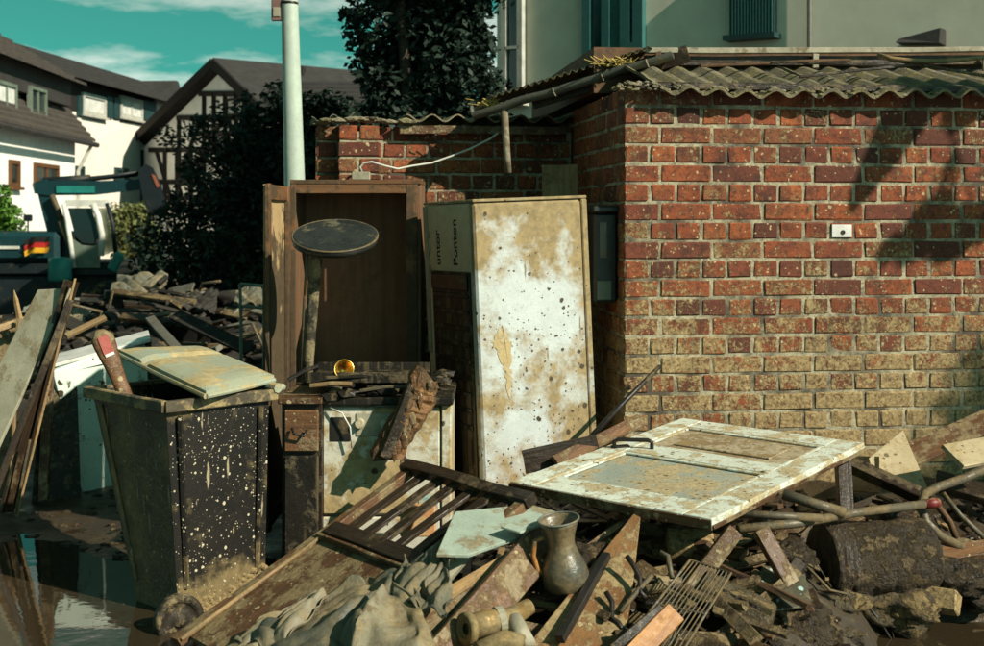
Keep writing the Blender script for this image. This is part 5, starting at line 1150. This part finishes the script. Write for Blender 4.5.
# ------------------------------------------------------------------ lamp pole
pz = 10.2; pb, pt_ = P(295.5, 215, pz), P(289.5, 0, pz); ud = (pt_ - pb).normalized()
b0 = pb - ud * (pb.z + .05) / ud.z
pole = thing('street_pole', b0, 'pale round street pole rising behind the brick annex', 'pole'); WL[pole.name] = tuple(b0)
obj('shaft', MB().tube([b0, pb, pt_, pt_ + ud * 2.5], [.095, .084, .066, .055], 24), POLE, pole, sm=True)
obj('band', MB().tube([P(289.3, 4.5, pz), P(289.4, 2, pz)], .070, 24), BLACKM, pole, sm=True)
sg = thing('sign_plate', P(277, 10, pz), 'small reddish sign on the side of the street pole', 'sign'); WL[sg.name] = tuple(P(277, 10, pz))
obj('plate', MB().box(P(277, 4, pz - .02), (.085, .03, .27), None, .006), mat('sign_red', (.20, .12, .10), (.12, .06, .05), .5, 8, bump=.1), sg)
obj('number_field', MB().box(P(276.5, 12, pz - .04), (.055, .006, .075), None, .002), TRIM, sg)
obj('mount', MB().box(P(282.5, 6, pz), (.03, .03, .20), None, .003), BLACKM, sg)

# ------------------------------------------------------------------ excavator
EZ = 23.0
def E(px, py, dz=0.0): return P(px, py, EZ + dz)
exl = P(70, 300, EZ); exl.z = GB_Z
ex = thing('excavator', exl, 'teal excavator with its arm raised, parked behind the rubble heap', 'excavator'); WL[ex.name] = tuple(exl)
def ebox(nm, x0, y0, x1, y1, d0, d1, mt, par=None, ch=.03):
    a, b = E(x0, y1), E(x1, y0); return obj(nm, MB().box(((a.x+b.x)/2, EZ + (d0+d1)/2, (a.z+b.z)/2), (b.x-a.x, d1-d0, b.z-a.z), None, ch), mt, par or ex)
ebox('engine_hood', -70, 232, 60, 262, -.1, 1.9, EXT, ch=.08)
ebox('hood_stripe', -60, 246, 22, 249, -.13, -.105, EXW, ch=.003); ebox('counterweight', -110, 236, -66, 275, -.1, 1.9, EXT, ch=.12)
ebox('turntable', -60, 262, 110, 275, 0, 1.8, EXD); ebox('chassis', -120, 275, 150, 340, .1, 1.8, EXD)
for px in (-45, 110):
    for d_ in (-.05, 1.75):
        c = E(px, 312, d_); R_ = Matrix.Translation(c) @ Matrix.Rotation(R(90), 4, 'X')
        wh_ = obj('wheel', MB().lathe([(.001, -.1), (.3, -.12), (.32, -.18), (.50, -.2), (.56, -.14), (.56, .14), (.50, .2), (.32, .18), (.3, .12), (.001, .1)], 24, R_), TYRE, ex, sm=True)
        obj('rim', MB().lathe([(.001, .13), (.28, .13), (.3, .16), (.3, -.16), (.001, -.13)], 18, R_), EXT, wh_)
cab = ebox('cab_floor', 70, 268, 118, 276, -.1, 1.0, EXD)
def epoly(nm, pts, d0, d1, mt, par=None):
    m = MB(); n_ = len(pts); m.v += [E(a, b, d0) for a, b in pts] + [E(a, b, d1) for a, b in pts]
    m.f += [tuple(range(n_)), tuple(range(2*n_-1, n_-1, -1))] + [(i, (i+1) % n_, (i+1) % n_ + n_, i + n_) for i in range(n_)]
    return obj(nm, m, mt, par or ex)
cabp = thing_c = epoly('cab_roof', [(62, 206), (66, 200), (108, 200), (112, 207)], -.12, 1.0, EXW)
obj('cab_post', MB().tube([E(64, 204, -.1), E(67, 220, -.1), E(70, 240, -.1), E(74, 268, -.1)], .045, 8), EXW, ex, sm=True)
obj('cab_post', MB().tube([E(93, 204, -.12), E(98, 216, -.12), E(102, 235, -.12), E(101, 256, -.12)], .055, 8), EXW, ex, sm=True)
obj('cab_post', MB().tube([E(107, 203, -.1), E(113, 225, -.1), E(116, 256, -.1)], .04, 8), EXD, ex, sm=True)
epoly('door_window', [(68, 208), (92, 208), (99, 238), (94, 244), (82, 243), (75, 236)], -.08, -.05, PANE)
epoly('door_panel', [(72, 238), (82, 245), (94, 246), (101, 241), (100, 268), (76, 268)], -.10, -.04, EXG)
epoly('rear_window', [(97, 208), (106, 208), (114, 250), (103, 256)], -.06, -.04, glass_material('clear_pane', (.5, .55, .45), .1, .9))
obj('seat', MB().rock(E(88, 236, .35), .28, 2, 2, (.8, .8, 1.3), .1), EXD, ex, sm=True)
# boom, stick, bucket
def beam(nm, pts, wdt, d0, d1, mt):
    L = [Vector((a, b)) for a, b in pts]; left, right_ = [], []
    for i, p in enumerate(L):
        d = (L[min(i+1, len(L)-1)] - L[max(0, i-1)]).normalized(); n_ = Vector((-d.y, d.x)); left.append(p + n_ * wdt[i]); right_.append(p - n_ * wdt[i])
    return epoly(nm, [(p.x, p.y) for p in left + right_[::-1]], d0, d1, mt)
beam('boom', [(68, 266), (58, 240), (51, 215), (45, 192), (41, 180)], [9, 8.5, 8, 7.5, 6], .15, .6, EXT)
beam('stick', [(34, 188), (48, 188), (95, 188), (148, 184)], [5.5, 7.5, 7, 5], .12, .5, EXT)
epoly('stick_plate', [(56, 186), (95, 186), (95, 193), (56, 193)], .09, .119, EXB)
obj('boom_cylinder', MB().tube([E(73, 250, .05), E(62, 220, .05)], .09, 10).tube([E(62, 220, .05), E(52, 195, .05)], .05, 10), METAL, ex, sm=True)
obj('stick_cylinder', MB().tube([E(44, 182, .3), E(90, 179, .3)], .08, 10).tube([E(90, 179, .3), E(138, 174, .3)], .045, 10), EXD, ex, sm=True)
obj('hydraulic_hose', MB().tube([E(38, 186, .2), E(50, 179, .2), E(72, 182, .2), E(100, 178, .2), E(138, 172, .2)], .03, 6), EXD, ex, sm=True)
bk_ = epoly('bucket', [(138, 170), (146, 164), (153, 168), (161, 184), (166, 204), (161, 216), (149, 216), (143, 200)], -.1, .7, EXD)
for i in range(4): obj('bucket_tooth', MB().bar(E(150, 214, -.05 + i * .22), E(147, 224, -.05 + i * .22), .08, .05, (0,1,0)), METAL, bk_)
epoly('bucket_mark', [(151, 174), (155, 175), (160, 186), (157, 188)], -.115, -.101, mat('orange_mark', (.30, .10, .06), None, .5, bump=.05))
obj('mirror', MB().box(E(28, 218, 0), (.16, .04, .12), None, .02).tube([E(28, 220, 0), E(28, 232, 0)], .015, 6), EXD, ex)
obj('work_light', MB().box(E(116, 262, -.2), (.18, .1, .35), Matrix.Rotation(.5, 3, 'Y'), .03), EXB, ex)
obj('step_drum', MB().lathe([(.001, .0), (.19, .0), (.20, .05), (.20, .40), (.001, .42)], 18, Matrix.Translation(E(60, 281, -.35))), EXB, ex, sm=True)
# flag
fg = thing('flag', E(37, 250, -.3), 'black red and gold flag hung on the excavator hood', 'flag'); WL[fg.name] = tuple(E(37, 250, -.3))
for i, mt in enumerate((FLB, FLR, FLG)):
    def fl(u, v, k=0): 
        p = E(24 + 25 * u, 241 - 6 * u + 5.2 * (i + v) - 1.5 * math.sin(u * 5), -.20); p.y += .05 * math.sin(u * 9 + v) + k; return p
    m = MB().grid(lambda u, v: fl(u, v), 12, 3).grid(lambda u, v: fl(u, v, .008), 12, 3); obj('stripe', m, mt, fg, sm=True)

# ------------------------------------------------------------------ rubble heap in the distance
def hz_(x, y):
    h = 1.05 * math.exp(-((x + 3.0) / 1.35) ** 2 - ((y - 12.4) / 1.6) ** 2) + .55 * math.exp(-((x + 4.7) / 1.2) ** 2 - ((y - 11.8) / 1.3) ** 2) + .35 * math.exp(-((x + 2.0) / .7) ** 2 - ((y - 11.3) / 1.0) ** 2)
    return .74 * h * (1 + .3 * nz3(x * 1.5, y * 1.5, 6)) + .08 * nz3(x * 4, y * 4)
hm = MB().grid(lambda u, v: (-7.2 + 6.4 * u, 9.2 + 6.4 * v, gz(-7.2 + 6.4*u, 9.2 + 6.4*v) - .12 + hz_(-7.2 + 6.4 * u, 9.2 + 6.4 * v)), 60, 60)
obj('rubble_mound', hm, mat('rubble_earth', (.035, .032, .026), (.016, .015, .013), .8, 6, mud=.3, mudc=(.07, .06, .04), bump=.8), kind='stuff', label='dark mound of rubble behind the bin', cat='rubble', origin=(0,0,0))
q = random.Random(17); bits = MB()
for i in range(900):
    x = q.uniform(-5.9, -1.4); y = q.uniform(9.9, 13.4); z = gz(x, y) - .12 + hz_(x, y)
    bits.rock((x, y, z), q.uniform(.02, .08), i, 1, (1.4, 1, .7), .5)
obj('rubble_bits', bits, RUBA, kind='stuff', label='broken stones and scraps covering the rubble mound', cat='rubble', origin=(0,0,0))
for i in range(240):
    x = q.uniform(-5.6, -1.5); y = q.uniform(10.1, 13.2); z = gz(x, y) - .10 + hz_(x, y); pale = q.random() < .22
    a_ = q.gauss(-.5, .6); L = q.uniform(.2, .95); d = Vector((math.cos(a_) * L, math.sin(a_) * L * .6, q.gauss(-.05, .16) * L))
    if pale: L *= .5; d *= .45
    plank('rubble_board', Vector((x, y, z + .03)) - d / 2, Vector((x, y, z + .06)) + d / 2, q.uniform(.03, .13), q.uniform(.012, .045), RUBB if pale else q.choice([RUBA, RUBA, WOODD, MUDW]), up=(q.gauss(0, .4), q.gauss(-.5, .3), 1), nx=3,
          label='small pale grey scrap on the distant rubble heap' if pale else 'dark board lying on the distant rubble heap', cat='scrap' if pale else 'board', group='pale scraps on the rubble heap' if pale else 'dark boards on the rubble heap')
for i, (a_, b_, wd_, mt, lb) in enumerate((((118, 355, 10.2), (205, 372, 9.9), .16, RUBB, 'long grey board at the foot of the rubble heap'), ((60, 318, 10.6), (130, 352, 10.2), .12, RUBA, 'dark board sloping right on the left of the rubble heap'), ((150, 318, 11.0), (180, 352, 10.4), .08, RUBB, 'narrow pale board pointing down the rubble heap'), ((175, 315, 11), (250, 350, 10.5), .13, RUBA, 'wide dark board on the right slope of the rubble heap'), ((66, 336, 10.2), (105, 318, 10.4), .05, WOODL, 'light brown lath above the bin handle'))):
    plank('rubble_board', P(*a_), P(*b_), wd_, .03, mt, up=(.1, -.6, .8), label=lb, cat='board', group='large boards on the rubble heap')
for i in range(44):
    x = q.uniform(-5.4, -1.6); y = q.uniform(10.2, 12.9); z = gz(x, y) - .08 + hz_(x, y); k = i % 4
    if k == 0: obj('rubble_bag', MB().rock((x, y, z + .04), q.uniform(.10, .2), i, 3, (1.3, 1, .6), .5), q.choice([RUBA, SOOT, RUBB]), label='slumped wet bag lying on the distant rubble heap', cat='bag', group='bags on the rubble heap', sm=True)
    elif k == 1: a_ = Vector((x, y, z)); obj('rubble_pipe', MB().tube([a_, a_ + Vector((q.uniform(-.3, .3), 0, q.uniform(.1, .25))), a_ + Vector((q.uniform(-.6, .6), q.uniform(-.2, .2), q.uniform(.1, .35)))], .014, 6), q.choice([RUST, METAL]), label='bent thin pipe sticking out of the distant rubble heap', cat='pipe', group='pipes in the rubble heap', sm=True)
    elif k == 2: c_ = Vector((x, y, z + .05)); r_ = q.uniform(.12, .25); cloth('rubble_sheet', c_ + Vector((-r_, -r_*.6, 0)), c_ + Vector((r_, -r_*.6, -.05)), c_ + Vector((r_, r_*.6, .1)), c_ + Vector((-r_, r_*.6, .1)), .06, q.choice([RUBB, RUBA, CLOTHG]), i * 1.7, label='crumpled wet sheet lying on the distant rubble heap', cat='sheet', group='crumpled sheets on the rubble heap')
    else: obj('rubble_box', MB().box((x, y, z + .05), (q.uniform(.15, .35), q.uniform(.12, .25), q.uniform(.08, .22)), Matrix.Rotation(q.uniform(0, 3), 3, 'Z') @ Matrix.Rotation(q.uniform(-.6, .6), 3, 'X'), .008), q.choice([RUBA, RUBA, RUBB, WOODM]), label='battered box lying on the distant rubble heap', cat='box', group='boxes on the rubble heap')
# a small pale table frame near the wardrobe door
tf = thing('towel_rack', P(255, 310, 9.6), 'thin pale metal rack standing left of the wardrobe', 'rack'); WL[tf.name] = tuple(P(255, 310, 9.6))
for a_, b_ in (((240, 284), (264, 286)), ((240, 284), (241, 318)), ((241, 306), (264, 308))): obj('rail', MB().tube([P(*a_, 9.6), P(*b_, 9.6)], .012, 6), EXG, tf)
obj('leg', MB().tube([P(241, 318, 9.6), P(241, 395, 9.6)], .012, 6), EXG, tf); obj('leg', MB().tube([P(264, 286, 9.6), P(264, 395, 9.6)], .012, 6), EXG, tf)

# ------------------------------------------------------------------ trees and shrubs
def leaves(blobs, n, size, seed, flat=.5):
    q = random.Random(seed); v, f = [], []; tot = sum(b[1][0] * b[1][1] * b[1][2] for b in blobs) ** 1.0
    for c, r_ in blobs:
        k = int(n * (r_[0] * r_[1] * r_[2]) / tot)
        for i in range(k):
            d = Vector((q.gauss(0, 1), q.gauss(0, 1), q.gauss(0, 1))).normalized() * (q.random() ** .45)
            p = Vector((c[0] + d.x * r_[0], c[1] + d.y * r_[1], c[2] + d.z * r_[2])); p += Vector((nz3(p.x*3, p.y*3, p.z*3), nz3(p.x*3+5, p.y*3, p.z*3), nz3(p.x*3, p.y*3+5, p.z*3))) * (r_[0] * .35)
            s = size * q.uniform(.6, 1.4); a_ = Vector((q.gauss(0, 1), q.gauss(0, 1), q.gauss(0, .6))).normalized(); b_ = Vector((q.gauss(0, 1), q.gauss(0, 1), q.gauss(0, 1))); b_ = (b_ - a_ * b_.dot(a_)).normalized()
            n_ = len(v); v += [p - a_ * s, p - b_ * s * flat, p + a_ * s, p + b_ * s * flat]; f.append((n_, n_+1, n_+2, n_+3))
    m = MB(); m.v, m.f = v, f; return m
def tree(nm, loc, label, blobs, n, size, mt, limbs, seed, cat='tree', r0=.10, split=0):
    t_ = thing(nm, loc, label, cat); WL[t_.name] = tuple(loc); L0 = Vector(loc)
    top = max((Vector(b[0]) for b in blobs), key=lambda p: p.z)
    ax0 = Vector((top.x, top.y, top.z)); obj('trunk', MB().tube([L0, L0.lerp(ax0, .35) + Vector((.05, 0, 0)), L0.lerp(ax0, .7), ax0], [r0, r0 * .75, r0 * .5, r0 * .15], 10), BARK, t_, sm=True)
    q = random.Random(seed)
    for b in blobs[split:split + limbs]:
        c = Vector(b[0]); k = max(.1, min(.9, (c.z - L0.z) / max(.1, ax0.z - L0.z) - .15)); s = L0.lerp(ax0, k)
        obj('limb', MB().tube([s, s.lerp(c, .5) + Vector((0, 0, .08)), c], [r0 * .4, r0 * .25, r0 * .08], 6), BARK, t_, sm=True)
    if split: obj('crown', leaves(blobs[:split], 5200, size * .8, seed + 1), mt, t_)
    obj('crown', leaves(blobs[split:], n, size, seed), mt, t_); return t_
def blobset(fn, n, seed):
    q = random.Random(seed); return [fn(q, i / max(1, n - 1)) for i in range(n)]
tz = 13.0
def b1(q, k):
    z = .9 + 4.3 * k; w_ = .62; return ((-.60 + q.uniform(-.46, .56), tz + q.uniform(-.4, .4), z), (w_ * q.uniform(.6, .95), .5, .5))
tree('ivy_clad_tree', (-.72, tz, gz(-.7, tz)), 'tall dark ivy clad tree behind the brick annex', blobset(b1, 42, 1), 60000, .048, LEAFD, 22, 1)
def b2(q, k): return ((P(q.uniform(205, 350), q.uniform(98, 150), 15.5).x, 15.5 + q.uniform(-.5, .5), P(0, q.uniform(95, 300), 15.5).z), (.30 * q.uniform(.7, 1.4), .3, .30))
tree('dark_shrub', (P(280, 300, 15.5).x, 15.5, gz(-2.5, 15.5)), 'dark leafy shrub behind the street pole', [((P(a, 0, 15.5).x, 15.5 + .3 * math.sin(a), P(0, b, 15.5).z), (r_, r_, r_)) for a, b, r_ in ((225, 250, .34), (235, 205, .36), (250, 160, .30), (268, 130, .32), (270, 190, .42), (265, 260, .5), (300, 120, .30), (318, 118, .30), (338, 112, .26), (345, 140, .3), (330, 160, .4), (300, 170, .4), (262, 300, .45), (215, 300, .4), (272, 95, .2), (285, 150, .35), (238, 320, .4), (360, 118, .22))], 27000, .045, LEAFD, 18, 5)
tree('creeper_tree', (P(205, 330, 20).x, 20.0, GB_Z + .2), 'loose dark creeper in front of the half timbered house', [((P(a, 0, 20).x, 20 + .4 * math.sin(a), P(0, b, 20).z), (r_, r_, r_)) for a, b, r_ in ((168, 255, .45), (182, 225, .5), (205, 195, .45), (190, 165, .32), (215, 150, .38), (225, 120, .26), (240, 100, .2), (200, 130, .26), (175, 140, .24), (240, 160, .5), (245, 210, .6), (215, 240, .6), (185, 275, .6), (150, 240, .3), (140, 262, .3), (235, 270, .7), (160, 290, .5), (255, 130, .3))], 14000, .050, LEAFD, 18, 9)
tree('green_bush', (P(0, 240, 25.5).x, 25.5, GB_Z), 'bright green bush before the white house at the left edge', [((P(a, 0, 25.5).x, 25.5, P(0, b, 25.5).z), (r_, r_, r_)) for a, b, r_ in ((-6, 210, .42), (6, 218, .34), (-14, 232, .5), (14, 226, .2), (0, 250, .5), (0, 196, .22))], 4500, .06, LEAFB, 6, 3, cat='bush', r0=.06)
tree('pale_shrub', (P(128, 250, 31).x, 31.0, GB_Z), 'yellow green shrub seen behind the excavator cab', [((P(a, 0, 31).x, 31, P(0, b, 31).z), (r_, r_, r_)) for a, b, r_ in ((125, 222, .5), (138, 216, .4), (112, 230, .5), (130, 240, .6), (145, 232, .4))], 3500, .07, leaf_material('olive_leaf', (.16, .17, .06), (.09, .11, .035)), 5, 8, cat='shrub', r0=.06)
# added tree out of view at right, its branch shaped to shade the wall
def wallpt(px, py): 
    k = (px - CX) / FPX; u = (k * C0.y - C0.x) / (WU.x - k * WU.y); p = C0 + WU * u; return Vector((p.x, p.y, HCAM - (py - HY) / FPX * p.y))
SB = []
for px, py, r_, tt in ((930, 222, .085, 3.3), (955, 232, .09, 3.3), (915, 244, .06, 3.3), (978, 222, .08, 3.25), (893, 248, .045, 3.3), (940, 208, .05, 3.3), (965, 108, .07, 3.5), (945, 245, .05, 3.3)):
    SB.append((tuple(wallpt(px, py) + SUN * tt), (r_, r_, r_)))
for i in range(14):
    SB.append(((7.9 + random.uniform(-.8, .8), 3.0 + random.uniform(-.7, .6), 4.6 + random.uniform(-.6, .8)), (.42, .42, .38)))
stt = tree('added_shade_tree', (7.8, 3.1, gz(7.8, 3.1)), 'added leafy tree out of view on the right, placed to shade the brick wall', SB, 12000, .04, LEAFM, 30, 12, r0=.13, split=8)
obj('limb', MB().tube([wallpt(849, 212) + SUN * 3.4, wallpt(862, 190) + SUN * 3.4, wallpt(880, 160) + SUN * 3.4, wallpt(898, 130) + SUN * 3.45, wallpt(918, 98) + SUN * 3.5, wallpt(980, 30) + SUN * 3.7, Vector((6.4, 3.95, 4.5)), Vector((7.75, 3.15, 3.9))], [.015, .05, .075, .10, .12, .12, .12, .13], 10), BARK, stt, sm=True)  # limb added along the sun's path to cast the wall's diagonal shadow
for b in SB[:8]: obj('limb', MB().tube([wallpt(930, 85) + SUN * 3.5, wallpt(955, 150) + SUN * 3.4, Vector(b[0])], [.010, .007, .005], 6), BARK, stt, sm=True)
